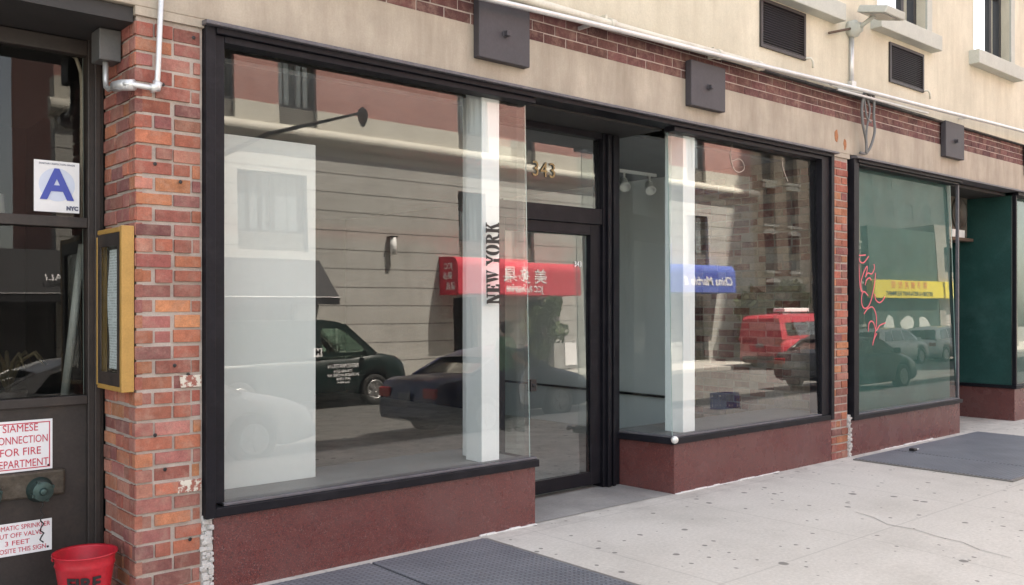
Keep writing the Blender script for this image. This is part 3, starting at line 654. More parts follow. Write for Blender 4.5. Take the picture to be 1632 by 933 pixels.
# grade card
SIGNW = mat('sign_white', (.82, .82, .84), .5, var=.04, scale=9, bmp=.02)
BLUE = mat('grade_blue', (.06, .09, .42), .5, var=.05); PALEB = mat('pale_blue', (.62, .68, .82), .5, var=.04); SMALL = mat('small_print', (.12, .13, .2), .6)
e = empty('grade_card', (1.335, .525, 2.158)); tag(e, 'white inspection grade card with a big blue letter A on the bar window', 'sign')
mb = MB(); mb.box(-.111, .111, 0, .003, -.135, .135); mb.build('card', SIGNW, e)
mb = MB(); mb.lathe((0, -.001, .01), (0, 1, 0), [(0, .088), (.0006, .088)], 40); se = mb.build('seal', PALEB, e); se.data.polygons.foreach_set('use_smooth', [False]*len(se.data.polygons))
text('grade_letter', 'A', (0, -.0035, .003), (1, 0, 0), (0, 0, 1), .225, BLUE, e, .001, bold=.006)
text('small_print', 'SANITARY INSPECTION GRADE', (0, -.002, .118), (1, 0, 0), (0, 0, 1), .0125, SMALL, e, .0005)
text('city_mark', 'NYC', (.075, -.002, -.112), (1, 0, 0), (0, 0, 1), .028, SMALL, e, .0005, bold=.002)
# fire department signs
REDP = mat('sign_red', (.55, .03, .07), .5, var=.08)
def red_sign(name, lab, x1, z0, z1, w, lines, sz, border, sh, fits):
    e = empty(name, (x1-w/2, .524, (z0+z1)/2)); tag(e, lab, 'sign'); h = (z1-z0)/2
    mb = MB(); mb.box(-w/2, w/2, 0, .004, -h, h); mb.build('plate', SIGNW, e, bevel=.001)
    if border:
        mb = MB(); q = .012; t = .005
        mb.box(-w/2+q, w/2-q, -.001, 0, h-q-t, h-q); mb.box(-w/2+q, w/2-q, -.001, 0, -h+q, -h+q+t); mb.box(-w/2+q, -w/2+q+t, -.001, 0, -h+q+t, h-q-t); mb.box(w/2-q-t, w/2-q, -.001, 0, -h+q+t, h-q-t)
        mb.build('border', REDP, e)
    for i, ln in enumerate(lines):
        text('lettering', ln, (sh, -.0015, h-h*2*(i+.5+.15)/(len(lines)+.3)), (1, 0, 0), (0, 0, 1), sz, REDP, e, .0006, bold=0, fit=fits[i])
    for sx in (-1, 1): mb = MB(); mb.lathe((sx*(w/2-.02), -.0006, -h+.02), (0, -1, 0), [(0, .006), (.002, .004)], 10); mb.build('screw', BLACK, e)
    return e
red_sign('fire_sign', 'white sign in red capitals reading siamese connection for fire department', 1.313, .671, .934, .305, ['SIAMESE', 'CONNECTION', 'FOR FIRE', 'DEPARTMENT'], .056, True, 0, (.165, .258, .19, .262))
s2 = red_sign('sprinkler_sign', 'white sign in red capitals about the automatic sprinkler shut off valve', 1.31, .243, .41, .33, ['AUTOMATIC SPRINKLER', 'SHUT OFF VALVE', '3 FEET', 'OPPOSITE THIS SIGN'], .034, False, 0, (.312, .235, .115, .272))
# siamese connection fitting
GBR = mat('green_bronze', (.05, .085, .08), .4, .6, var=.3, scale=20); RUSTB = mat('old_bronze_plate', (.08, .065, .05), .55, .4, var=.4, scale=15, dirt=(.2, .18, .15))
e = empty('fire_connection', (1.13, .525, .582)); tag(e, 'old bronze fire department connection with two green capped inlets', 'fire connection')
mb = MB(); mb.box(-.24, .24, -.03, .004, -.05, .085); mb.build('plate', RUSTB, e, bevel=.012)
for sx in (-.125, .115):
    mb = MB(); mb.lathe((sx, 0, -.01), (0, -1, 0), [(0, .068), (.03, .066), (.045, .058), (.06, .058), (.08, .05), (.1, .05), (.1, .02), (.118, .016), (.12, .002)], 24)
    for k in range(4):
        a = k*math.pi/2+.4; mb.box(sx+.05*math.cos(a)-.008, sx+.05*math.cos(a)+.008, -.1, -.065, -.01+.05*math.sin(a)-.008, -.01+.05*math.sin(a)+.008)
    c = mb.build('inlet_cap', GBR, e, bevel=.002)
    mb = MB(); pts = [(sx+.01*math.sin(k*2), -.07+.004*(k % 2), -.07-.016*k) for k in range(14)]; mb.tube(pts, .004, 6); mb.build('chain', BLACK, c)
# fire bucket
RED = mat('bucket_red', (.45, .012, .025), .42, var=.22, scale=9, dirt=(.2, .02, .02), dirt_amt=.6)
e = empty('fire_bucket', (1.36, .12, 0)); tag(e, 'red metal fire pail standing on the sidewalk against the brick pier', 'bucket')
mb = MB(); mb.lathe((0, 0, 0), (0, 0, 1), [(0, .098), (.004, .1), (.09, .112), (.1, .118), (.11, .114), (.24, .134), (.25, .14), (.26, .136), (.3, .142), (.308, .15), (.3, .152), (.298, .14), (.02, .096), (.02, .01)], 40); mb.build('pail', RED, e)
mb = MB(); mb.tube([(.148*math.cos(a), .148*math.sin(a)*.98, .285-.03*math.sin(a/1.0)*0) for a in [k*math.pi/12 for k in range(13)]], .004, 6); mb.build('handle', RED, e)
t_ = text('bucket_lettering', 'FIRE', (0, 0, 0), (1, 0, 0), (0, 1, 0), .085, BLACK, e, .0015, bold=.003)
for v in t_.data.vertices:
    x, y, dz = v.co; r = .128+.0025+(y)*.13+dz; a = -math.pi/2-.32+x/.128
    v.co = (r*math.cos(a), r*math.sin(a), .175+y)
# menu case on the pier side
GOLDP = mat('gold_wood', (.42, .24, .065), .45, var=.2, scale=10, fine=120)
PAPER = mat('menu_paper', (.6, .6, .6), .7, var=.05)
def paper_menu():
    m, t, b = nodes('menu_print'); p = pos(t); sx = N(t, 'ShaderNodeSeparateXYZ'); L(t, p, sx.inputs[0])
    w = N(t, 'ShaderNodeMath', operation='PINGPONG'); w.inputs[1].default_value = .007; L(t, sx.outputs[2], w.inputs[0])
    k = rampn(t, w.outputs[0], [(.0, (1, 1, 1)), (.0035, (0, 0, 0))]); k.color_ramp.interpolation = 'CONSTANT'
    n = rampn(t, noise(t, 60, 2, p), [(.42, (0, 0, 0)), (.5, (.5,)*3)])
    f = N(t, 'ShaderNodeMath', operation='MULTIPLY'); L(t, k.outputs[0], f.inputs[0]); L(t, n.outputs[0], f.inputs[1])
    L(t, mixc(t, f.outputs[0], (.85, .85, .86), (.3, .3, .3)), b.inputs['Base Color']); return m
e = empty('menu_case', (1.5, .21, 1.5)); tag(e, 'gold framed glass menu case mounted on the side of the brick pier', 'menu case')
mb = MB(); mb.box(-.004, .058, -.212, -.18, -.405, .43); mb.box(-.004, .058, .175, .195, -.39, .39); mb.box(-.004, .058, -.18, .175, .4, .425); mb.box(-.004, .058, -.18, .175, -.405, -.38); mb.build('frame', GOLDP, e, bevel=.004)
mb = MB(); mb.box(-.002, .005, -.178, -.135, -.379, .399); mb.box(-.002, .005, .13, .174, -.379, .399); mb.box(-.002, .005, -.135, .13, .335, .399); mb.box(-.002, .005, -.135, .13, -.379, -.315); mb.build('glazing_bead', BROWN, e)
mb = MB(); mb.box(.045, .056, -.178, .173, -.379, .399); mb.build('backing', BROWN, e)
mb = MB(); mb.rings([[(.03+.006*math.sin(k*.9), -.115+.0*k, -.3+.62*k/8), (.03+.006*math.sin(k*.9+.6), .1, -.3+.62*k/8)] for k in range(9)], cap=False, close=False); mb.build('menu_sheet', paper_menu(), e)
mb = MB(); mb.box(.008, .011, -.135, .13, -.315, .335); mb.build('glass', [GLASS_SIDE], e)
# conduit run on the pier
e = empty('junction_conduit', (1.42, .2, 2.85)); tag(e, 'silver conduit bending round the brick pier into a grey junction box', 'conduit')
mb = MB(); pts = [(1.70, -.04, 3.6), (1.66, -.04, 2.68), (1.655, -.04, 2.64), (1.64, -.04, 2.625), (1.52, -.035, 2.63), (1.51, -.02, 2.63), (1.5, .05, 2.635), (1.497, .2, 2.64), (1.497, .24, 2.66), (1.497, .25, 2.70), (1.497, .25, 2.8)]
mb.tube([(a-1.42, b-.2, c-2.85) for a, b, c in pts], .014, 12); mb.build('pipe', GALV, e)
mb = MB(); mb.tube([(1.66-1.42, -.24, 2.66-2.85), (1.655-1.42, -.24, 2.63-2.85), (1.625-1.42, -.24, 2.624-2.85)], .024, 12); mb.tube([(1.545-1.42, -.237, 2.628-2.85), (1.502-1.42, -.18, 2.63-2.85), (1.498-1.42, -.1, 2.637-2.85)], .028, 12); mb.build('fittings', GALV, e)
mb = MB(); mb.box(.03, .138, -.005, .13, -.06, .1); mb.build('box', mat('grey_box', (.1, .1, .1), .5), e, bevel=.005)

# long pipes over the brick band
mb = MB(); xs = [2.5+i*.5 for i in range(27)]
mb.tube([(x, -.1, 3.588+.0095*(x-4)+.004*math.sin(x*2.1)) for x in xs if x < 6.9]+[(6.9, -.1, 3.617)], .034, 12)
for x in (4.95, 6.25, 6.82): mb.lathe((x, -.1, 3.588+.0095*(x-4)), (1, 0, 0), [(-.03, .042), (.03, .042)], 14)
for x in (4.9, 6.2): mb.box(x-.012, x+.012, -.1, -.038, 3.57, 3.66)
mb.tube([(6.9, -.1, 3.617), (8.2, -.09, 3.63), (8.9, -.08, 3.65)], .016, 8)
o = mb.build('painted_pipe', PIPEW); tag(o, 'cream painted pipe along the ledge, the thicker of two above the brick band', 'pipe')
mb = MB(); th = lambda x: 3.505+.0335*(x-3.7)-.0006*(x-3.7)**2
mb.tube([(x, -.15, th(x)+.003*math.sin(x*1.7)) for x in [1.5]+xs], .0195, 12)
for x in (4.7, 8.0, 11.0): mb.box(x-.01, x+.01, -.15, -.01, th(x)-.012, th(x)+.012)
mb.tube([(8.1, -.13, th(8.1)-.04), (9.2, -.13, th(9.2)-.055), (10.0, -.13, th(10)-.06)], .014, 8)
o = mb.build('steel_conduit', GALV); tag(o, 'thin silver conduit running in front of the brick band past the plates', 'conduit')
# floodlight on its riser
e = empty('floodlight', (8.49, -.06, 3.72)); tag(e, 'small weathered floodlight on a conduit riser high on the cream wall', 'floodlight')
mb = MB(); mb.tube([(0, 0, -.02), (0, 0, .47)], .024, 10); mb.box(-.04, .04, -.03, .02, -.05, .03); mb.build('riser', GALV, e)
mb = MB(); mb.lathe((0, 0, .55), (0, -1, 0), [(-.02, .085), (.05, .085), (.06, .06), (.1, .05)], 20); mb.tube([(.0, -.08, .55), (.02, -.16, .6), (.03, -.22, .64)], .022, 10); mb.build('junction', SILL, e)
mb = MB()
M_ = Matrix.Translation((.06, -.28, .655)) @ Matrix.Rotation(R(14), 4, 'X')
p = [M_ @ Vector(q) for q in [(x*(.9 if z > 0 else 1), y, z) for x in (-.2, .2) for y in (-.15, .15) for z in (-.03, .045)]]
mb.hexa(p); mb.build('lamp_housing', SILL, e, bevel=.012)
mb = MB(); p = [M_ @ Vector(q) for q in [(x, y, z) for x in (-.17, .17) for y in (-.12, .12) for z in (-.036, -.028)]]; mb.hexa(p); mb.build('lens', mat('lens', (.3, .3, .28), .2), e)
mb = MB(); mb.tube([(-.06, -.03, .54), (-.46, -.02, .42)], .012, 8); mb.build('stay_rod', mat('rusty_rod', (.12, .08, .06), .8), e)
# looped cable
CAB = mat('grey_cable', (.16, .16, .16), .6)
mb = MB()
def cat(pts, r):
    P2 = []
    pts = [Vector(p) for p in pts]
    for i in range(len(pts)-1):
        a, b, c, d = pts[max(i-1, 0)], pts[i], pts[i+1], pts[min(i+2, len(pts)-1)]
        for k in range(6):
            t = k/6; P2.append(.5*((2*b)+(c-a)*t+(2*a-5*b+4*c-d)*t*t+(3*b-a-3*c+d)*t**3))
    P2.append(pts[-1]); mb.tube(P2, r, 8)
cat([(8.78, -.1, 3.64), (8.66, -.11, 3.66), (8.62, -.1, 3.5), (8.66, -.09, 3.34), (8.74, -.08, 3.2), (8.76, -.07, 3.07), (8.66, -.06, 3.06)], .014)
cat([(8.72, -.1, 3.66), (8.82, -.12, 3.64), (8.86, -.1, 3.45), (8.88, -.1, 3.3), (8.82, -.09, 3.14), (8.76, -.07, 3.06)], .014)
cat([(8.7, -.1, 3.63), (8.76, -.11, 3.5), (8.72, -.1, 3.3), (8.74, -.08, 3.06)], .01)
cat([(8.66, -.1, 3.64), (8.7, -.11, 3.42), (8.8, -.1, 3.38)], .01)
o = mb.build('looped_cable', CAB); tag(o, 'grey cables looped from the conduit down to the corner of the green window', 'cable')
# cellar doors
def hatch(name, x0, x1, y0, y1, seam, lab, seam_axis='x'):
    e = empty(name, ((x0+x1)/2, (y0+y1)/2, 0)); tag(e, lab, 'cellar hatch'); cx, cy = (x0+x1)/2, (y0+y1)/2
    def leaf(a, b, c, d):
        mb = MB(); mb.box(a-cx, b-cx, c-cy, d-cy, .004, .016); mb.build('leaf', TREAD, e, bevel=.003)
    if seam_axis == 'x': leaf(x0, x1, seam+.004, y1); leaf(x0, x1, y0, seam-.004)
    else: leaf(x0, seam-.009, y0, y1); leaf(seam+.009, x1, y0, y1)
    mb = MB(); w = .03
    mb.box(x0-w-cx, x0-.003-cx, y0-w-cy, y1-cy, .002, .012); mb.box(x1+.003-cx, x1+w-cx, y0-w-cy, y1-cy, .002, .012); mb.box(x0-.003-cx, x1+.003-cx, y0-w-cy, y0-.003-cy, .002, .012)
    mb.build('frame', mat('hatch_frame', (.2, .19, .18), .7, .2), e)
    return e
hatch('cellar_hatch', 2.05, 3.735, -2.0, -.1, 2.88, 'dark studded steel cellar hatch in the pavement below the large left window', 'y')
hatch('cellar_hatch', 8.42, 11.3, -1.57, -.13, 9.2, 'grey studded steel cellar hatch in front of the green window', 'y')
e = empty('padlock', (9.3, -.3, .016)); tag(e, 'steel padlock lying on the hatch before the green window', 'padlock')
mb = MB(); mb.box(-.035, .03, -.03, .03, 0, .028); mb.build('body', BLACK, e, bevel=.006)
mb = MB(); mb.tube([(.03, -.022, .015), (.075, -.02, .015), (.09, 0, .015), (.075, .02, .015), (.03, .022, .015)], .006, 8); mb.build('shackle', GALV, e)
# air conditioner in the green recess
e = empty('air_conditioner', (12.48, .72, 2.72)); tag(e, 'brownish air conditioner on a shelf above the green shop door', 'air conditioner')
mb = MB(); mb.box(-.3, .25, -.15, .3, -.3, .3); mb.build('casing', mat('ac_casing', (.14, .12, .1), .5, var=.3), e, bevel=.03)
mb = MB(); mb.lathe((-.05, -.16, .02), (0, -1, 0), [(0, .22), (.015, .22), (.015, .19), (.005, .19)], 28); mb.build('fan_ring', mat('ac_ring', (.08, .07, .06), .5), e)
mb = MB(); mb.box(-.28, .1, -.17, -.152, -.3, -.2); mb.build('label_panel', WHITE, e)
mb = MB(); mb.box(-.35, .3, -.2, .3, -.345, -.305); mb.build('shelf', mat('rusty_rod', (.12, .08, .06), .8), e)

# ------------------------------------------------------------------ across the street
def blocks():
    m, t, b = nodes('stone_courses'); p = pos(t); sx = N(t, 'ShaderNodeSeparateXYZ'); L(t, p, sx.inputs[0])
    c = rampn(t, noise(t, .8, 8, p, .7), [(.25, (.31, .305, .29)), (.5, (.40, .395, .375)), (.78, (.47, .465, .445))]).outputs[0]
    mp = N(t, 'ShaderNodeMapping'); mp.inputs['Scale'].default_value = (2, 2, .35); L(t, p, mp.inputs[0])
    c = mixc(t, rampn(t, noise(t, 1.5, 8, mp.outputs[0], .7), [(.5, (0, 0, 0)), (.75, (.5,)*3)]).outputs[0], c, (.3, .285, .26))
    k = N(t, 'ShaderNodeMath', operation='SUBTRACT'); L(t, sx.outputs[2], k.inputs[0]); k.inputs[1].default_value = 4.48
    k2 = N(t, 'ShaderNodeMath', operation='ABSOLUTE'); L(t, k.outputs[0], k2.inputs[0])
    pk = rampn(t, k2.outputs[0], [(.05, (.3,)*3), (.32, (0, 0, 0))]); c = mixc(t, pk.outputs[0], c, (.46, .30, .27))
    a = N(t, 'ShaderNodeMath', operation='ADD'); a.inputs[1].default_value = .02; L(t, sx.outputs[2], a.inputs[0])
    w = N(t, 'ShaderNodeMath', operation='PINGPONG'); w.inputs[1].default_value = .285; L(t, a.outputs[0], w.inputs[0])
    j = rampn(t, w.outputs[0], [(.012, (.85,)*3), (.02, (0, 0, 0))]); c = mixc(t, j.outputs[0], c, (.09, .085, .08))
    L(t, c, b.inputs['Base Color']); b.inputs['Roughness'].default_value = .9; bump(t, b, w.outputs[0], .1, .01); return m
STONE = blocks()
def brickproc(name, c1, c2, mo, sc=1):
    m, t, b = nodes(name); p = pos(t); mp = N(t, 'ShaderNodeMapping'); mp.inputs['Rotation'].default_value = (R(90), 0, 0); L(t, p, mp.inputs[0])
    k = N(t, 'ShaderNodeTexBrick'); k.inputs['Scale'].default_value = sc; k.inputs['Brick Width'].default_value = .22; k.inputs['Row Height'].default_value = .075; k.inputs['Mortar Size'].default_value = .007
    k.inputs['Color1'].default_value = (*c1, 1); k.inputs['Color2'].default_value = (*c2, 1); k.inputs['Mortar'].default_value = (*mo, 1); L(t, mp.outputs[0], k.inputs['Vector'])
    c = mixc(t, .6, k.outputs[0], rampn(t, noise(t, .9, 7, p), [(.3, (.75,)*3), (.7, (1.15,)*3)]).outputs[0], 'MULTIPLY')
    L(t, c, b.inputs['Base Color']); b.inputs['Roughness'].default_value = .9; return m
BR_RED = brickproc('red_brick', (.40, .19, .165), (.31, .145, .13), (.45, .31, .28))
BR_TAN = brickproc('tan_brick', (.33, .27, .2), (.26, .21, .16), (.3, .27, .23))
BR_GREY = brickproc('grey_brick', (.3, .26, .23), (.24, .2, .18), (.42, .4, .37))
CORN = mat('cream_cornice', (.55, .53, .47), .8, var=.12, scale=2, dirt=(.4, .36, .3))
O = empty('far_building', (0, 0, 0)); tag(O, 'opposite building of grey stone courses, cream cornice and red brick, mirrored in the shop glass', 'building')
YF = -19.3
LOWW = [(10.85, 13.0, 3.85, 6.1), (18.6, 19.8, 3.9, 6.1), (21.9, 23.0, 3.9, 6.1), (26.2, 27.4, 3.9, 6.1), (30.8, 32.2, 3.9, 6.1)]
HIW = [(9.5, 10.82, 7.56, 10.2), (12.15, 13.4, 7.56, 10.2), (18.7, 20.0, 7.56, 10.2), (21.9, 23.1, 7.56, 10.2), (26.2, 27.4, 7.56, 10.2), (30.9, 32.2, 7.56, 10.2)]
HI2 = [(a, b, 11.3, 13.3) for a, b, *_ in HIW]
DOORS = [(18.3, 19.3, -.1, 2.55), (22.1, 23.5, -.1, 2.5), (30.2, 32.0, -.1, 2.65), (8.0, 12.6, .4, 2.4)]
mb = MB(); holed(mb, 6.4, 35.6, -.2, 6.75, LOWW+DOORS, YF-.4, YF); mb.box(35.25, 35.6, YF-4.5, YF-.4, -.2, 8.1)
part(mb, 'stone_wall', STONE, O)
mb = MB(); holed(mb, 6.4, 35.6, 6.75, 8.1, HIW, YF-.4, YF+.01); part(mb, 'cream_band', CORN, O)
mb = MB()
prof = [(YF, 6.98), (YF+.06, 6.98), (YF+.08, 7.05)] + [(YF+.08+.24*math.sin(R(a)), 7.28-.2*math.cos(R(a))) for a in range(10, 171, 20)] + [(YF+.08, 7.5), (YF, 7.53)]
mb.prism([(6.25, y, z) for y, z in prof], (29.55, 0, 0)); part(mb, 'cornice', CORN, O)
mb = MB(); holed(mb, 6.4, 35.6, 8.1, 16, HIW+HI2, YF-.4, YF-.02); mb.box(6.4, 35.6, YF-4.5, YF-4.2, -.2, 16); mb.box(6.4, 6.75, YF-4.2, YF-.4, -.2, 16); mb.box(35.25, 35.6, YF-4.2, YF-.4, 8.1, 16); part(mb, 'brick_wall', BR_RED, O)
mb = MB(); mb.box(6.6, 35.4, YF-4.3, YF-.2, 15.8, 15.95); part(mb, 'roof', ASPH, O)
FW = make_glass('far_glass', (.75, .78, .8), boost=1.3, wav=0)
CURT = mat('curtain_white', (.62, .62, .6), .8, var=.12, scale=12)
GRIL = mat('far_grille', (.2, .19, .17), .6)
for i, (a, b, z0, z1) in enumerate(LOWW+HIW+HI2):
    mb = MB(); vent = .55 if z0 < 8 else .05
    mb.box(a, a+.06, YF-.25, YF-.15, z0, z1); mb.box(b-.06, b, YF-.25, YF-.15, z0, z1); mb.box(a+.06, b-.06, YF-.25, YF-.15, z1-.06, z1)
    mb.box(a+.06, b-.06, YF-.25, YF-.15, z0+vent, z0+vent+.06); mb.box((a+b)/2-.03, (a+b)/2+.03, YF-.24, YF-.16, z0+vent+.06, z1-.06)
    f = part(mb, 'window', UF, O)
    mb = MB(); mb.box(a+.06, b-.06, YF-.21, YF-.2, z0+vent+.06, z1-.06); part(mb, 'pane', FW, f)
    mb = MB(); n = 5
    for k in range(n):
        if i % 3 != 1 or k != 2:
            x = a+.1+(b-a-.2)*k/n; mb.box(x, x+(b-a-.2)/n*rng.uniform(.5, .95), YF-.33, YF-.31, z0+vent, z1)
    part(mb, 'curtain', CURT, f)
    mb = MB(); mb.box(a, b, YF-.5, YF-.45, z0, z1); part(mb, 'dark_room', DARKI, f)
    if vent > .1:
        mb = MB()
        for k in range(9): mb.box(a+.01, b-.01, YF-.2, YF-.14, z0+vent*k/9, z0+vent*k/9+.04)
        part(mb, 'vent_grille', GRIL, f)
for (a, b, z0, z1) in DOORS:
    mb = MB(); mb.box(a, b, YF-.5, YF-.44, z0, z1); w = (b-a)
    mb.box(a, a+.06, YF-.3, YF-.22, z0, z1); mb.box(b-.06, b, YF-.3, YF-.22, z0, z1); mb.box(a+w/2-.03, a+w/2+.03, YF-.3, YF-.22, z0, z1)
    part(mb, 'shopfront', DARKI, O)
# side annex carrying the end of the black awning
mb = MB(); mb.box(3.6, 6.35, YF-4, YF-.02, -.2, 3.6); A = mb.build('corner_annex', mat('dark_annex', (.05, .045, .045), .7)); tag(A, 'low dark corner shop beside the stone building, seen in the bar window', 'building')
# awnings
def awning(name, lab, x0, x1, prof, m):
    e = empty(name, ((x0+x1)/2, YF, 0)); tag(e, lab, 'awning'); w = (x1-x0)/2
    mb = MB(); mb.prism([(-w, y-YF, z) for y, z in prof], (2*w, 0, 0)); mb.build('canopy', m, e); return e
REDA = mat('red_canvas', (.58, .04, .07), .75, var=.1, scale=2); BLUA = mat('blue_canvas', (.05, .1, .42), .75, var=.12, scale=2); BLKA = mat('black_canvas', (.02, .02, .024), .7, var=.2); YELA = mat('yellow_canvas', (.8, .64, .05), .75, var=.1, scale=2)
rp = [(YF+.002, 2.62), (YF+1.0, 2.62), (YF+1.0, 3.45)]+[(YF+.7+.3*math.cos(R(a)), 3.45+.36*math.sin(R(a))) for a in range(15, 91, 15)]+[(YF+.002, 3.86)]
e = awning('red_awning', 'red awning with white Chinese characters over the far shop', 17.75, 24.4, rp, REDA)
X0 = (17.75+24.4)/2
text('lettering', '美多餐具', (21.15-X0, 1.006, 3.25), (-1, 0, 0), (0, 0, 1), .56, SIGNW, e, .004, spacing=1.4, fit=3.0, bold=.004)
text('lettering', 'JCC Restaurant Supplies', (21.1-X0, 1.006, 2.82), (-1, 0, 0), (0, 0, 1), .32, SIGNW, e, .004, bold=.006, fit=2.7)
for k, (tx, zz) in enumerate((('JCC', 3.52), ('美多', 3.2), ('餐具', 2.86))): text('lettering', tx, (17.745-X0, .5+(.0, -.06, .1)[k], zz), (0, -1, 0), (0, 0, 1), .26, SIGNW, e, .003, bold=.002)
bp = [(YF+.002, 2.75), (YF+1.0, 2.75), (YF+1.0, 3.5)]+[(YF+.75+.25*math.cos(R(a)), 3.5+.4*math.sin(R(a))) for a in range(15, 91, 15)]+[(YF+.002, 3.95)]
e = awning('blue_awning', 'blue awning with white slanted script over the far shop', 28.2, 32.7, bp, BLUA)
text('lettering', 'China Marble &', (30.85-30.45, 1.006, 3.2), (-1, 0, 0), (0, 0, 1), .52, SIGNW, e, .004, shear=.3, bold=.006)
kp = [(YF+.002, 2.45), (YF+1.15, 2.25), (YF+1.15, 2.45), (YF+.002, 3.62)]
e = awning('black_awning', 'black sloped awning over the far corner shop behind the dark van', 4.2, 13.35, kp, BLKA)
text('lettering', 'ALI', (6.1-8.775, 1.0, 2.85), (-1, 0, 0), (0, -.62, .78), .3, SIGNW, e, .004)
mb = MB(); mb.prism([(6.55-8.775+.28*math.cos(t_), .95-.145*math.sin(t_)*.62, 2.83+.145*.78*math.sin(t_)) for t_ in [k*.3927 for k in range(16)]], (0, .03, .02)); mb.build('oval_badge', SIGNW, e)
text('lettering', '344', (6.55-8.775, .992, 2.85), (-1, 0, 0), (0, -.62, .78), .22, BLKA, e, .003)
mb = MB(); mb.tube([(-4.57, 1.158, 2.46), (4.57, 1.158, 2.46)], .012, 6); mb.build('piping', SIGNW, e)
# tenement, low shop, brick shop further along
def arched(mb, a, b, z0, z1, y): mb.prism([(a, y, z0), (b, y, z0), (b, y, z1-.25)]+[((a+b)/2+(b-a)/2*math.cos(R(t)), y, z1-.25+.25*math.sin(R(t))) for t in range(20, 161, 20)]+[(a, y, z1-.25)], (0, .05, 0))
T = empty('tenement', (0, 0, 0)); tag(T, 'old tan brick tenement with arched windows mirrored in the right shop pane', 'building')
tw = [(37+i*2.0, 38+i*2.0, z, z+1.75) for i in range(5) for z in (1.6, 3.9, 6.1, 8.2)]
mb = MB(); holed(mb, 35.7, 46.2, -.2, 11, tw, YF-.7, YF-.35); mb.box(35.7, 36, YF-8, YF-.7, -.2, 11); mb.box(45.9, 46.2, YF-8, YF-.7, -.2, 11); part(mb, 'wall', BR_TAN, T)
for q in tw:
    mb = MB(); mb.box(q[0], q[1], YF-.6, YF-.55, q[2], q[3]); w_ = part(mb, 'window', DARKI, T)
    mb = MB(); mb.prism([(q[0]-.1, YF-.34, q[3]+.0), (q[1]+.1, YF-.34, q[3]+.0), (q[1], YF-.34, q[3]+.16), ((q[0]+q[1])/2, YF-.34, q[3]+.24), (q[0], YF-.34, q[3]+.16)], (0, .06, 0)); mb.box(q[0]-.1, q[1]+.1, YF-.34, YF-.24, q[2]-.12, q[2]); part(mb, 'stone_trim', SILL, w_)
Z2 = empty('low_shop', (0, 0, 0)); tag(Z2, 'low dark green shop with pale graffiti mirrored in the green pane', 'building')
mb = MB(); mb.box(46.3, 54.3, YF-8, YF, -.2, 6.9); part(mb, 'wall', mat('dark_green_wall', (.05, .07, .06), .8, var=.3, scale=1.5), Z2)
mb = MB()
for (cx, w_) in ((48.2, 1.2), (50.2, 1.5), (52.2, 1.4)):
    mb.prism([(cx+w_*(.5+.12*math.sin(3*t_+cx))*math.cos(t_), YF+.002, 1.45+.55*(1+.15*math.sin(2*t_+cx))*math.sin(t_)) for t_ in [k*.35 for k in range(18)]], (0, .006, 0))
part(mb, 'graffiti', mat('graffiti_pale', (.5, .52, .5), .8, var=.2), Z2)
Z3 = empty('brick_shop', (0, 0, 0)); tag(Z3, 'grey brick shop with a small window and roller shutter mirrored in the green pane', 'building')
w3 = [(55.4, 56.9, 4.6, 6.1), (58.5, 60, 4.6, 6.1), (55.2, 59.5, -.1, 2.3)]
mb = MB(); holed(mb, 54.4, 66, -.2, 7.4, w3, YF-.3, YF); mb.box(54.4, 54.7, YF-8, YF-.3, -.2, 7.4); mb.box(65.7, 66, YF-8, YF-.3, -.2, 7.4); part(mb, 'wall', BR_GREY, Z3)
for q in w3[:2]: mb = MB(); mb.box(q[0], q[1], YF-.25, YF-.2, q[2], q[3]); part(mb, 'window', DARKI, Z3)
mb = MB()
for k in range(24): mb.box(55.2, 59.5, YF-.2, YF-.14-(k % 2)*.02, -.1+k*.1, -.1+k*.1+.095)
part(mb, 'roller_shutter', mat('shutter', (.5, .46, .43), .6, var=.12), Z3)
yp = [(YF+.002, 3.0), (YF+.35, 3.0), (YF+.35, 3.95), (YF+.002, 4.0)]
e = awning('yellow_sign_awning', 'yellow shop awning with red characters on the low green shop', 45.9, 54.2, yp, YELA)
text('lettering', '美多餐具批發', (0, .356, 3.68), (-1, 0, 0), (0, 0, 1), .45, mat('orange_red', (.75, .2, .05), .6), e, .003, spacing=1.6, sx=1.3)
text('lettering', 'KITCHEN & RESTAURANT EQUIPMENT', (0, .356, 3.22), (-1, 0, 0), (0, 0, 1), .32, BLACK, e, .003, bold=.008)
e = awning('yellow_sign_awning', 'yellow shop awning with red characters on the grey brick shop', 54.5, 61, yp, YELA)
text('lettering', '餐具批發', (0, .356, 3.68), (-1, 0, 0), (0, 0, 1), .45, mat('orange_red', (.75, .2, .05), .6), e, .003, spacing=1.6, sx=1.3)
text('lettering', 'KITCHEN EQUIPMENT', (0, .356, 3.22), (-1, 0, 0), (0, 0, 1), .32, BLACK, e, .003, bold=.008)
Q = empty('distant_block', (70, -37, 0)); tag(Q, 'distant grey apartment block filling the upper half of the green pane reflection', 'building')
qw = [(-34+i*4.0, -32.3+i*4.0, z, z+1.7) for i in range(19) for z in range(9, 24, 3)]
mb = MB(); holed(mb, -36, 44, -.5, 26, qw, -.4, 0); mb.box(-36, 44, -12, -11, -.5, 26); mb.box(-36, -35.6, -11, -.4, -.5, 26); mb.box(43.6, 44, -11, -.4, -.5, 26); mb.build('wall', mat('block_grey', (.085, .09, .088), .9, var=.25, scale=.4), Q)
for q in qw[:95]: mb = MB(); mb.box(q[0], q[1], -.06, -.03, q[2], q[3]); mb.build('window', mat('block_window', (.065, .07, .07), .7), Q)
e = empty('plastic_crate', (13.8, -5.3, -.157)); tag(e, 'blue plastic crate on the pavement, mirrored low in the right pane', 'crate')
mb = MB()
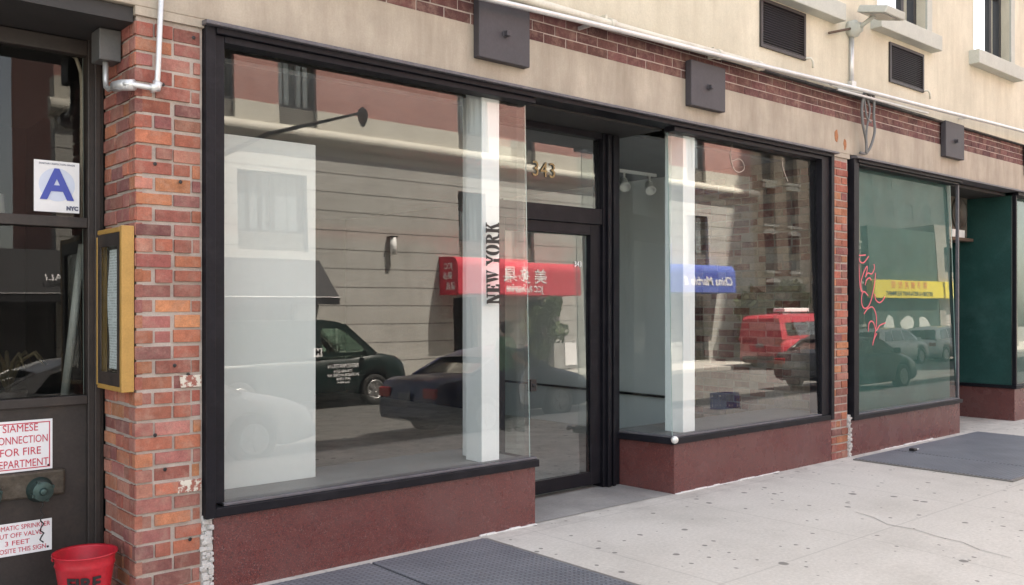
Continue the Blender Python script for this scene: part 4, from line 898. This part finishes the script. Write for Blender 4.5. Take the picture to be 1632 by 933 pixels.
for k in range(6):
    q = -.2+.4*k/5
    for a_ in (-.16, .16): mb.box(q-.012, q+.012, a_-.008, a_+.008, 0, .28)
for k in range(5):
    q = -.16+.32*k/4
    for a_ in (-.2, .2): mb.box(a_-.008, a_+.008, q-.012, q+.012, 0, .28)
for z in (0, .09, .18, .26):
    for a_ in (-.168, .168): mb.box(-.21, .21, a_-.008, a_+.008, z, z+.025)
    for a_ in (-.208, .208): mb.box(a_-.008, a_+.008, -.17, .17, z, z+.025)
mb.box(-.2, .2, -.16, .16, 0, .01); mb.build('crate_body', mat('crate_blue', (.04, .12, .4), .5), e)
# wall sconce, poster panel
e = empty('wall_sconce', (15.86, YF, 4.15)); tag(e, 'white cylinder wall light on the far stone wall, mirrored above the van', 'wall light')
mb = MB(); mb.lathe((0, .2, -.3), (0, 0, 1), [(0, .1), (.55, .1)], 18); mb.build('cylinder', WHITE, e)
mb = MB(); mb.box(-.12, .12, .002, .3, .25, .29); mb.build('cap', BLACK, e)
e = empty('far_cabinet', (24.3, YF, 0)); tag(e, 'grey cabinet with a framed white notice on the far pavement, seen in the door glass', 'cabinet')
mb = MB(); mb.box(-.9, .5, .05, .5, -.13, .95); mb.build('cabinet_body', mat('cabinet_grey', (.3, .3, .29), .7), e, bevel=.02)
mb = MB(); mb.box(-.35, .25, .5, .53, .0, .85); mb.build('notice', SIGNW, e)
# street lamp near the kerb
e = empty('street_lamp', (4.35, -6.32+.35, -.2)); tag(e, 'dark street lamp by the near kerb, arm and head mirrored high in the left pane', 'street lamp')
DKM = mat('lamp_metal', (.06, .055, .05), .5, .3)
mb = MB(); mb.lathe((0, 0, 0), (0, 0, 1), [(0, .16), (.5, .15), (.55, .09), (3.75, .06), (3.8, .03)], 16); mb.build('pole', DKM, e)
mb = MB(); mb.tube([(0, 0, 3.65), (.9, 0, 4.15), (2.3, 0, 4.62)], [.035, .028, .018], 10); mb.build('arm', DKM, e)
mb = MB(); mb.lathe((2.32, 0, 4.66), (0, 0, -1), [(-.04, .02), (0, .06), (.06, .075), (.14, .06), (.22, .03), (.23, .006)], 18); mb.build('lamp_head', mat('lamp_brown', (.14, .08, .06), .4), e)

# ---- vehicles
TYRE = mat('tyre', (.015, .015, .015), .8); RIM = mat('rim', (.45, .45, .45), .3, .8); TAIL = mat('tail_red', (.35, .01, .01), .25); HEAD = mat('headlight', (.6, .62, .62), .12, .3); TRIM = mat('black_trim', (.02, .02, .02), .6); AMB = mat('amber', (.7, .2, .03), .3)
def lerp_prof(pr, x):
    for (x0, z0), (x1, z1) in zip(pr, pr[1:]):
        if x0 <= x <= x1: return z0+(z1-z0)*(x-x0)/(x1-x0) if x1 > x0 else z1
    return pr[-1][1] if x > pr[-1][0] else pr[0][1]
GLASS_TINT = make_glass('tinted_car_glass', (.3, .34, .34), boost=.9, wav=0)
def vehicle(name, label, cat_, loc, paint, Ln, Wd, body, roof, wheels, wr, glass_polys, belt, inset=.17, group=None):
    e = empty(name, loc); tag(e, label, cat_, group); w = Wd/2
    plan = lambda x: w*(1-.10*max(0, 1-x/.5)**2-.13*max(0, 1-(Ln-x)/.7)**2)
    n = 72; rs = []
    for i in range(n+1):
        x = Ln*i/n; zt = lerp_prof(body, x); zb = .22+.1*max(0, 1-x/.4)+.06*max(0, 1-(Ln-x)/.4); p = plan(x)
        for wx in wheels:
            d = abs(x-wx); ra = wr+.05
            if d < ra: zb = max(zb, wr+math.sqrt(ra*ra-d*d))
        zb = min(zb, zt-.1); zm = zb+(zt-zb)*.5
        pts = [(x, -p*.94, zb), (x, -p, zb+(zt-zb)*.3), (x, -p, zb+(zt-zb)*.62), (x, -p*.97, zt-.06), (x, -p*.9, zt), (x, -p*.5, zt+.025), (x, 0, zt+.035), (x, p*.5, zt+.025), (x, p*.9, zt), (x, p*.97, zt-.06), (x, p, zb+(zt-zb)*.62), (x, p, zb+(zt-zb)*.3), (x, p*.94, zb)]
        rs.append(pts)
    mb = MB(); mb.smooth = True; mb.rings(rs); mb.build('body', paint, e)
    # greenhouse: roof outline extruded with tumblehome
    zr = max(z for _, z in roof)
    hw = lambda z: w*.955-(z-belt)/(zr-belt)*inset if z > belt else w*.955
    mb = MB(); mb.smooth = False
    rs = []
    for x, z in roof:
        h = hw(z); rs.append([(x, -w*.93, belt-.08), (x, -h, z-.03), (x, -h*.85, z), (x, 0, z+.02), (x, h*.85, z), (x, h, z-.03), (x, w*.93, belt-.08)])
    ends = [p for k, p in glass_polys if k != 'side']
    def is_glass(a, b):     # roof segment that is a windscreen or rear window
        for k, p in glass_polys:
            if k == 'front' and a[0] > Ln*.5 and b[1] < a[1]-.25: return True
            if k == 'rear' and a[0] < Ln*.35 and b[1] > a[1]+.15 and cat_ == 'car': return True
        return False
    ring = lambda x, z: [(x, -hw(z), z), (x, -hw(z)*.8, z+.025), (x, 0, z+.035), (x, hw(z)*.8, z+.025), (x, hw(z), z)]
    mb.smooth = True
    for a, b in zip(roof, roof[1:]):
        if not is_glass(a, b): mb.rings([ring(*a), ring(*b)], cap=False, close=False)
        else:
            q = lambda p, f: (p[0], f*hw(p[1]), p[1]+.01)
            for sgn in (1, -1):
                mb.prism([q(a, sgn), q(b, sgn), q(b, sgn*.9), q(a, sgn*.9)], (0, 0, .02))
    mb.smooth = False
    bm = bmesh.new()
    for sgn in (1, -1):
        eds = []
        for loop in [list(roof)]+[p for k, p in glass_polys if k == 'side']:
            vs = [bm.verts.new((x, sgn*hw(z), z)) for x, z in loop]
            eds += [bm.edges.new((vs[i], vs[(i+1) % len(vs)])) for i in range(len(vs))]
        bmesh.ops.triangle_fill(bm, use_beauty=True, use_dissolve=False, edges=eds)
    bm.verts.ensure_lookup_table(); bm.verts.index_update(); off = len(mb.v)
    mb.v += [tuple(v.co) for v in bm.verts]
    for f_ in bm.faces: mb.face([off+v.index for v in f_.verts])
    bm.free()
    mb.build('cabin', paint, e)
    for k, (kind, pts) in enumerate(glass_polys):
        if kind == 'side':
            for sgn in (1, -1):
                mb = MB(); mb.prism([(x, sgn*(hw(z)-.008), z) for x, z in pts], (0, sgn*.005, 0)); mb.build('side_window', GLASS_TINT if cat_ == 'car' else GLASS_CAR, e)
        else:
            (xa, za), (xb, zb_) = pts
            mb = MB(); mb.hexa([(x_ + dx, y_, z_) for (x_, z_) in ((xa, za), (xb, zb_)) for y_ in (-hw(z_)*.9, hw(z_)*.9) for dx in (0, .006)])
            mb.build('windscreen' if kind == 'front' else 'rear_window', GLASS_TINT if cat_ == 'car' else (GLASS_CAR if kind == 'front' else WGL), e)
    fx = [p for k_, p in glass_polys if k_ == 'side'][-1 if cat_ == 'car' else 0]; sx0 = min(q[0] for q in fx)
    for sgn in (1, -1):
        mb = MB(); mb.box(sx0-.12, sx0+.06, sgn*w*.42-.24, sgn*w*.42+.24, belt-.1, belt+.36); mb.box(sx0-.08, sx0+.02, sgn*w*.42-.12, sgn*w*.42+.12, belt+.38, belt+.5); mb.build('seat', TRIM, e, bevel=.04)
    mb = MB(); mb.tube([(sx0+.62+.06*math.sin(a), w*.42+.18*math.cos(a), belt+.12+.17*math.sin(a)) for a in [k*math.pi/10 for k in range(21)]], .016, 6); mb.build('steering_wheel', TRIM, e)
    for wx in wheels:
        for sgn in (1, -1):
            y = sgn*(w-.1)
            mb = MB(); mb.lathe((wx, y, wr), (0, sgn, 0), [(-.12, wr*.7), (-.11, wr), (.07, wr), (.095, wr*.92), (.09, wr*.66), (.02, wr*.6), (.02, .01)], 28); wh = mb.build('wheel', TYRE, e)
            mb = MB(); mb.lathe((wx, y, wr), (0, sgn, 0), [(.02, wr*.64), (.09, wr*.64), (.085, wr*.56), (.05, wr*.5), (.05, .07), (.075, .05), (.075, .005)], 28); 
            for k in range(5):
                a = k*2*math.pi/5; c_, s_ = math.cos(a), math.sin(a); r0, r1 = .05, wr*.58
                q = [(wx+c_*r+s_*t_, y+sgn*dd, wr+s_*r-c_*t_) for r in (r0, r1) for dd in (.05, .078) for t_ in (-.03, .03)]; mb.hexa(q)
            mb.build('rim', RIM, wh)
    zt0 = lerp_prof(body, .1); zt1 = lerp_prof(body, Ln-.15)
    for sgn in (1, -1):
        y = sgn*w*.72
        mb = MB(); mb.box(-.012, .2, min(y-.16, y+.16), max(y-.16, y+.16), zt0-.26, zt0-.1); mb.build('tail_light', TAIL, e, bevel=.02)
        mb = MB(); mb.box(Ln-.22, Ln+.0, min(y-.13, y+.1), max(y-.13, y+.1), zt1-.2, zt1-.06); mb.build('headlight', HEAD, e, bevel=.03)
        xm = [p for k_, p in glass_polys if k_ == 'side'][-1]; mx = max(q[0] for q in xm)
        mb = MB(); mb.box(mx-.12, mx-.02, sgn*(w+.02)-.0, sgn*(w+.02)+sgn*.16, belt+.0, belt+.15); mb.build('mirror', paint, e, bevel=.03)
        mb = MB(); mb.box(mx-1.05, mx-.88, sgn*(w-.0), sgn*(w+.018), belt-.16, belt-.13); mb.build('door_handle', TRIM, e)
    mb = MB(); mb.box(-.03, .06, -w*.8, w*.8, .34, .5); mb.build('rear_bumper', paint if cat_ == 'car' else TRIM, e, bevel=.03)
    mb = MB(); mb.box(Ln-.06, Ln+.03, -w*.75, w*.75, .32, .48); mb.build('front_bumper', paint if cat_ == 'car' else TRIM, e, bevel=.03)
    mb = MB(); mb.box(-.04, -.03, -.16, .16, zt0-.33, zt0-.17); mb.build('number_plate', mat('plate_grey', (.2, .2, .21), .5), e)
    return e
WGL = mat('tinted_window', (.02, .028, .028), .06, var=.05, bmp=0)
def paint(name, c): return mat(name, c, .35, .0, var=.05, bmp=0, coat=.35)
sed_body = [(0, .62), (.04, .9), (.25, .97), (.8, 1.0), (1.2, .96), (3.3, .96), (3.6, .96), (4.2, .83), (4.5, .7), (4.62, .5)]
sed_roof = [(.72, .98), (1.25, 1.25), (1.6, 1.37), (2.1, 1.42), (2.5, 1.40), (2.8, 1.33), (3.5, .94)]
sed_glass = [('side', [(1.2, 1.0), (1.42, 1.24), (1.75, 1.33), (2.08, 1.37), (2.08, 1.0)]), ('side', [(2.16, 1.0), (2.16, 1.37), (2.48, 1.35), (2.72, 1.29), (3.2, 1.0)]), ('front', [(3.42, 1.0), (2.86, 1.3)]), ('rear', [(.82, 1.03), (1.52, 1.33)])]
def sedan(label, x, y, m, group='cars parked along the near kerb'):
    return vehicle('parked_car', label, 'car', (x, y, -.34), m, 4.62, 1.78, sed_body, sed_roof, (.95, 3.65), .33, sed_glass, .97, group=group)
sedan('dark blue saloon car whose boot is mirrored in the left pane', 8.35, -7.55, paint('blue_paint', (.004, .009, .05)))
sedan('white saloon car whose bonnet is mirrored on the white partition', 1.75, -7.7, paint('white_car_paint', (.72, .73, .74)))
sedan('dark saloon car whose bonnet is mirrored in the green pane', 20.6, -7.9, paint('black_car_paint', (.012, .016, .018)))
wag_body = [(0, .7), (.03, 1.0), (.2, 1.05), (3.3, 1.05), (3.7, 1.04), (4.4, .95), (4.68, .8), (4.75, .5)]
wag_roof = [(.05, 1.02), (.4, 1.5), (.7, 1.62), (1.6, 1.67), (2.6, 1.65), (2.95, 1.56), (3.75, 1.03)]
wag_glass = [('side', [(.5, 1.1), (.72, 1.5), (1.3, 1.56), (1.3, 1.1)]), ('side', [(1.38, 1.1), (1.38, 1.56), (2.2, 1.57), (2.2, 1.1)]), ('side', [(2.28, 1.1), (2.28, 1.57), (2.65, 1.55), (2.9, 1.48), (3.4, 1.1)]), ('front', [(3.68, 1.1), (3.0, 1.53)]), ('rear', [(.12, 1.1), (.44, 1.5)])]
vehicle('parked_car', 'silver estate car parked before the graffiti, mirrored in the green pane', 'car', (37.2, -15.2, -.34), paint('silver_paint', (.55, .57, .57)), 4.75, 1.88, wag_body, wag_roof, (.9, 3.75), .36, wag_glass, 1.06, group='cars parked along the far kerb')
vehicle('parked_car', 'silver estate car parked in front of the roller shutter, mirrored in the green pane', 'car', (42.6, -15.2, -.34), paint('silver_paint', (.55, .57, .57)), 4.75, 1.88, wag_body, wag_roof, (.9, 3.75), .36, wag_glass, 1.06, group='cars parked along the far kerb')
van_body = [(0, .7), (.02, 1.05), (.1, 1.15), (3.9, 1.17), (4.5, 1.24), (4.75, 1.24), (5.2, 1.17), (5.43, 1.04), (5.53, .8), (5.55, .5)]
van_roof = [(.02, 1.1), (.06, 1.9), (.2, 2.02), (1, 2.07), (3.3, 2.06), (3.65, 2.02), (3.85, 1.94), (4.62, 1.24)]
van_glass = [('side', [(3.15, 1.3), (3.15, 1.8), (3.22, 1.87), (3.62, 1.87), (3.8, 1.79), (4.28, 1.36), (4.28, 1.3)]), ('front', [(4.56, 1.29), (3.9, 1.89)]), ('rear', [(.03, 1.3), (.058, 1.8)])]
van = vehicle('cargo_van', 'dark green cargo van with white door lettering, mirrored in the left pane', 'van', (7.45, -15.2, -.34), paint('dark_green_paint', (.004, .015, .014)), 5.55, 1.98, van_body, van_roof, (1.1, 4.55), .37, van_glass, 1.19)
for k, (s_, z) in enumerate((('RENOVATION', .98), ('718-040-2314', .86), ('INTERIOR WORK NY', .77), ('3470 17090', .68), ('lic. no. 0462314', .6))):
    text('door_lettering', s_, (3.65, .998, z), (-1, 0, 0), (0, 0, 1), (.13, .09, .09, .08, .05)[k], SIGNW, van, .002, bold=.002)
mb = MB(); mb.box(2.88, 3.1, .986, .996, 1.22, 1.42); mb.build('sticker', SIGNW, van)
text('sticker_mark', 'M', (2.99, .998, 1.32), (-1, 0, 0), (0, 0, 1), .2, BLACK, van, .001, bold=.004)
rv = vehicle('cargo_van', 'red van with a loaded roof rack, mirrored in the right pane', 'van', (29.7, -15.2, -.34), paint('red_paint', (.42, .03, .05)), 5.55, 1.98, van_body, van_roof, (1.1, 4.55), .37, van_glass+[('side', [(.4, 1.25), (.4, 1.75), (2.9, 1.78), (2.9, 1.25)])], 1.19)
mb = MB()
for y in (-.7, .7): mb.tube([(.1, y, 2.14), (3.4, y, 2.14)], .02, 8)
for x in (.3, 1.3, 2.3, 3.2): mb.tube([(x, -.7, 2.05), (x, -.7, 2.14), (x, .7, 2.14), (x, .7, 2.05)], .018, 8)
mb.build('roof_rack', TRIM, rv)
mb = MB(); mb.box(31.2, 33, -15.55, -15.05, 1.825, 1.98); o = mb.build('roof_load', SIGNW, bevel=.02); tag(o, 'white boards lying on the roof rack of the red van', 'boards')
# ---- trees across the street
LEAF = mat('leaf', (.07, .10, .03), .6, var=.45, scale=1.5, fine=5, bmp=0); BARK = mat('bark', (.09, .07, .05), .9, var=.3, scale=12)
def tree(label, x, y, z0, h, r, n, seed, name='street_tree'):
    g = random.Random(seed); e = empty(name, (x, y, z0)); tag(e, label, 'tree')
    mb = MB(); mb.tube([(0, 0, -.2), (.02, .01, h*.4), (.05, -.02, h*.75)], [.06*r, .045*r, .02*r], 8)
    cl = []
    for k in range(8):
        a = g.uniform(0, 6.28); d = g.uniform(.25, .75)*r; cz = h*.55+g.uniform(-.2, .42)*h
        cl.append((d*math.cos(a), d*math.sin(a), cz, g.uniform(.28, .5)*r)); mb.tube([(0, 0, h*.35), (d*.5*math.cos(a), d*.5*math.sin(a), (h*.35+cz)/2+.05), (d*math.cos(a), d*math.sin(a), cz)], [.025*r, .018*r, .006*r], 6)
    mb.build('trunk', BARK, e)
    mb = MB(); s_ = .09 if r < 1.2 else .2
    for k in range(n):
        c = g.choice(cl); v = Vector((g.gauss(0, 1), g.gauss(0, 1), g.gauss(0, 1))).normalized()*c[3]*g.random()**.4
        p = Vector(c[:3])+v; a = Vector((g.gauss(0, 1), g.gauss(0, 1), g.gauss(0, 1))).normalized(); b = a.orthogonal().normalized()
        q = s_*g.uniform(.6, 1.3); mb.poly([p-a*q, p+b*q*.5, p+a*q, p-b*q*.5])
    mb.build('crown', LEAF, e)
tree('small street tree mirrored in the door glass beside the cabinet', 21.7, -17.3, -.18, 2.5, .9, 1500, 3)
tree('bushy young tree behind the red van, mirrored in the right pane', 34.4, -17.4, -.18, 2.75, 1.7, 2400, 5)
tree('leafy tree beyond the far corner, mirrored at the left edge of the bar window', 4.0, -30, -.3, 6.6, 3.4, 2600, 9)
# ---- pedestrian at the kerb
def person(label, loc, rz):
    e = empty('person', loc, rz); tag(e, label, 'person')
    J = {'pel': (0, 0, .93), 'sp': (0, .01, 1.1), 'ch': (0, .0, 1.32), 'nk': (0, .02, 1.46), 'hd': (0, .05, 1.56), 'tp': (0, .04, 1.66),
         'hl': (.1, 0, .88), 'kl': (.11, .06, .5), 'al': (.11, -.04, .09), 'tl': (.12, .13, .04), 'hr': (-.1, 0, .88), 'kr': (-.11, .1, .5), 'ar': (-.11, .06, .09), 'tr': (-.12, .24, .04),
         'sl': (.18, 0, 1.38), 'el': (.24, -.03, 1.12), 'wl': (.25, .06, .88), 'fl': (.25, .09, .79), 'sr': (-.18, 0, 1.38), 'er': (-.24, .02, 1.12), 'wr': (-.22, .22, 1.02), 'fr': (-.2, .3, 1.02)}
    rad = {'pel': .135, 'sp': .12, 'ch': .14, 'nk': .055, 'hd': .085, 'tp': .08, 'hl': .085, 'kl': .058, 'al': .042, 'tl': .04, 'hr': .085, 'kr': .058, 'ar': .042, 'tr': .04, 'sl': .062, 'el': .044, 'wl': .03, 'fl': .032, 'sr': .062, 'er': .044, 'wr': .03, 'fr': .032}
    ed = [('pel', 'sp'), ('sp', 'ch'), ('ch', 'nk'), ('nk', 'hd'), ('hd', 'tp'), ('pel', 'hl'), ('hl', 'kl'), ('kl', 'al'), ('al', 'tl'), ('pel', 'hr'), ('hr', 'kr'), ('kr', 'ar'), ('ar', 'tr'), ('ch', 'sl'), ('sl', 'el'), ('el', 'wl'), ('wl', 'fl'), ('ch', 'sr'), ('sr', 'er'), ('er', 'wr'), ('wr', 'fr')]
    ks = list(J); me = bpy.data.meshes.new('p'); me.from_pydata([J[k] for k in ks], [(ks.index(a), ks.index(b)) for a, b in ed], [])
    o = bpy.data.objects.new('p', me); COL.objects.link(o); md = o.modifiers.new('s', 'SKIN'); sv = me.skin_vertices[0].data
    for i, k in enumerate(ks): sv[i].radius = (rad[k], rad[k]*(.8 if k in ('ch', 'sp', 'pel') else 1)); sv[i].use_root = (k == 'pel')
    sb = o.modifiers.new('d', 'SUBSURF'); sb.levels = 2; sb.render_levels = 2
    bpy.context.view_layer.update(); m2 = bpy.data.meshes.new_from_object(o.evaluated_get(bpy.context.evaluated_depsgraph_get())); bpy.data.objects.remove(o, do_unlink=True)
    for m in (mat('skin', (.45, .27, .19), .6), mat('green_shirt', (.12, .26, .14), .8), mat('dark_trousers', (.03, .035, .06), .8), BLACK): m2.materials.append(m)
    for p in m2.polygons:
        p.use_smooth = True; c = p.center; arm = abs(c.x) > .2
        p.material_index = 3 if c.z < .1 else (0 if (arm and c.z < 1.2) or c.z > 1.45 else (2 if c.z < .95 else 1))
    b = bpy.data.objects.new('body', m2); COL.objects.link(b); b.parent = e
    HAIR = mat('dark_hair', (.015, .012, .01), .6)
    mb = MB(); mb.lathe((0, .03, 1.585), (0, -.35, 1), [(-.09, .075), (-.04, .1), (.03, .1), (.075, .07), (.09, .02)], 18); mb.build('hair', HAIR, e)
    mb = MB()
    for sx in (-.033, .033): mb.lathe((sx, .132, 1.575), (0, 1, 0), [(0, .011), (.006, .009), (.009, .002)], 10)
    mb.lathe((0, .13, 1.545), (0, 1, -.2), [(0, .016), (.02, .012), (.028, .003)], 10); mb.build('face', mat('skin', (.45, .27, .19), .6), e)
    for sx, y, z, dz in ((.25, .09, .79, -1), (-.2, .3, 1.02, 0)):
        mb = MB()
        for k in range(4):
            q = (k-1.5)*.018
            mb.tube([(sx, y+q, z-.01), (sx, y+q+.004, z-.05-.004*(k in (1, 2))), (sx-.01, y+q+.01, z-.085-.008*(k in (1, 2)))] if dz else [(sx+q, y, z), (sx+q, y+.045, z-.005), (sx+q, y+.07, z-.03)], [.0095, .009, .006], 7)
        mb.tube([(sx, y+.025, z+.01), (sx-.005, y+.05, z-.02), (sx-.005, y+.055, z-.045)] if dz else [(sx+.025, y-.01, z), (sx+.04, y+.03, z+.01), (sx+.035, y+.05, z)], [.011, .01, .007], 7)
        mb.build('fingers', mat('skin', (.45, .27, .19), .6), e)
    return e
person('person in a green shirt and dark trousers, mirrored beside the white column', (8.75, -5.5, -.167), R(-80))
e = empty('shopping_bag', (9.0, -5.3, .62)); tag(e, 'white plastic bag carried by the person in green', 'bag')
mb = MB(); mb.rings([[(r*math.cos(a)*(1+.1*math.sin(5*a)), r*.5*math.sin(a), z) for a in [k*.3927 for k in range(16)]] for z, r in ((-.35, .1), (-.3, .17), (-.1, .18), (.05, .12), (.18, .04), (.22, .02))]); mb.build('bag_body', WHITE, e)
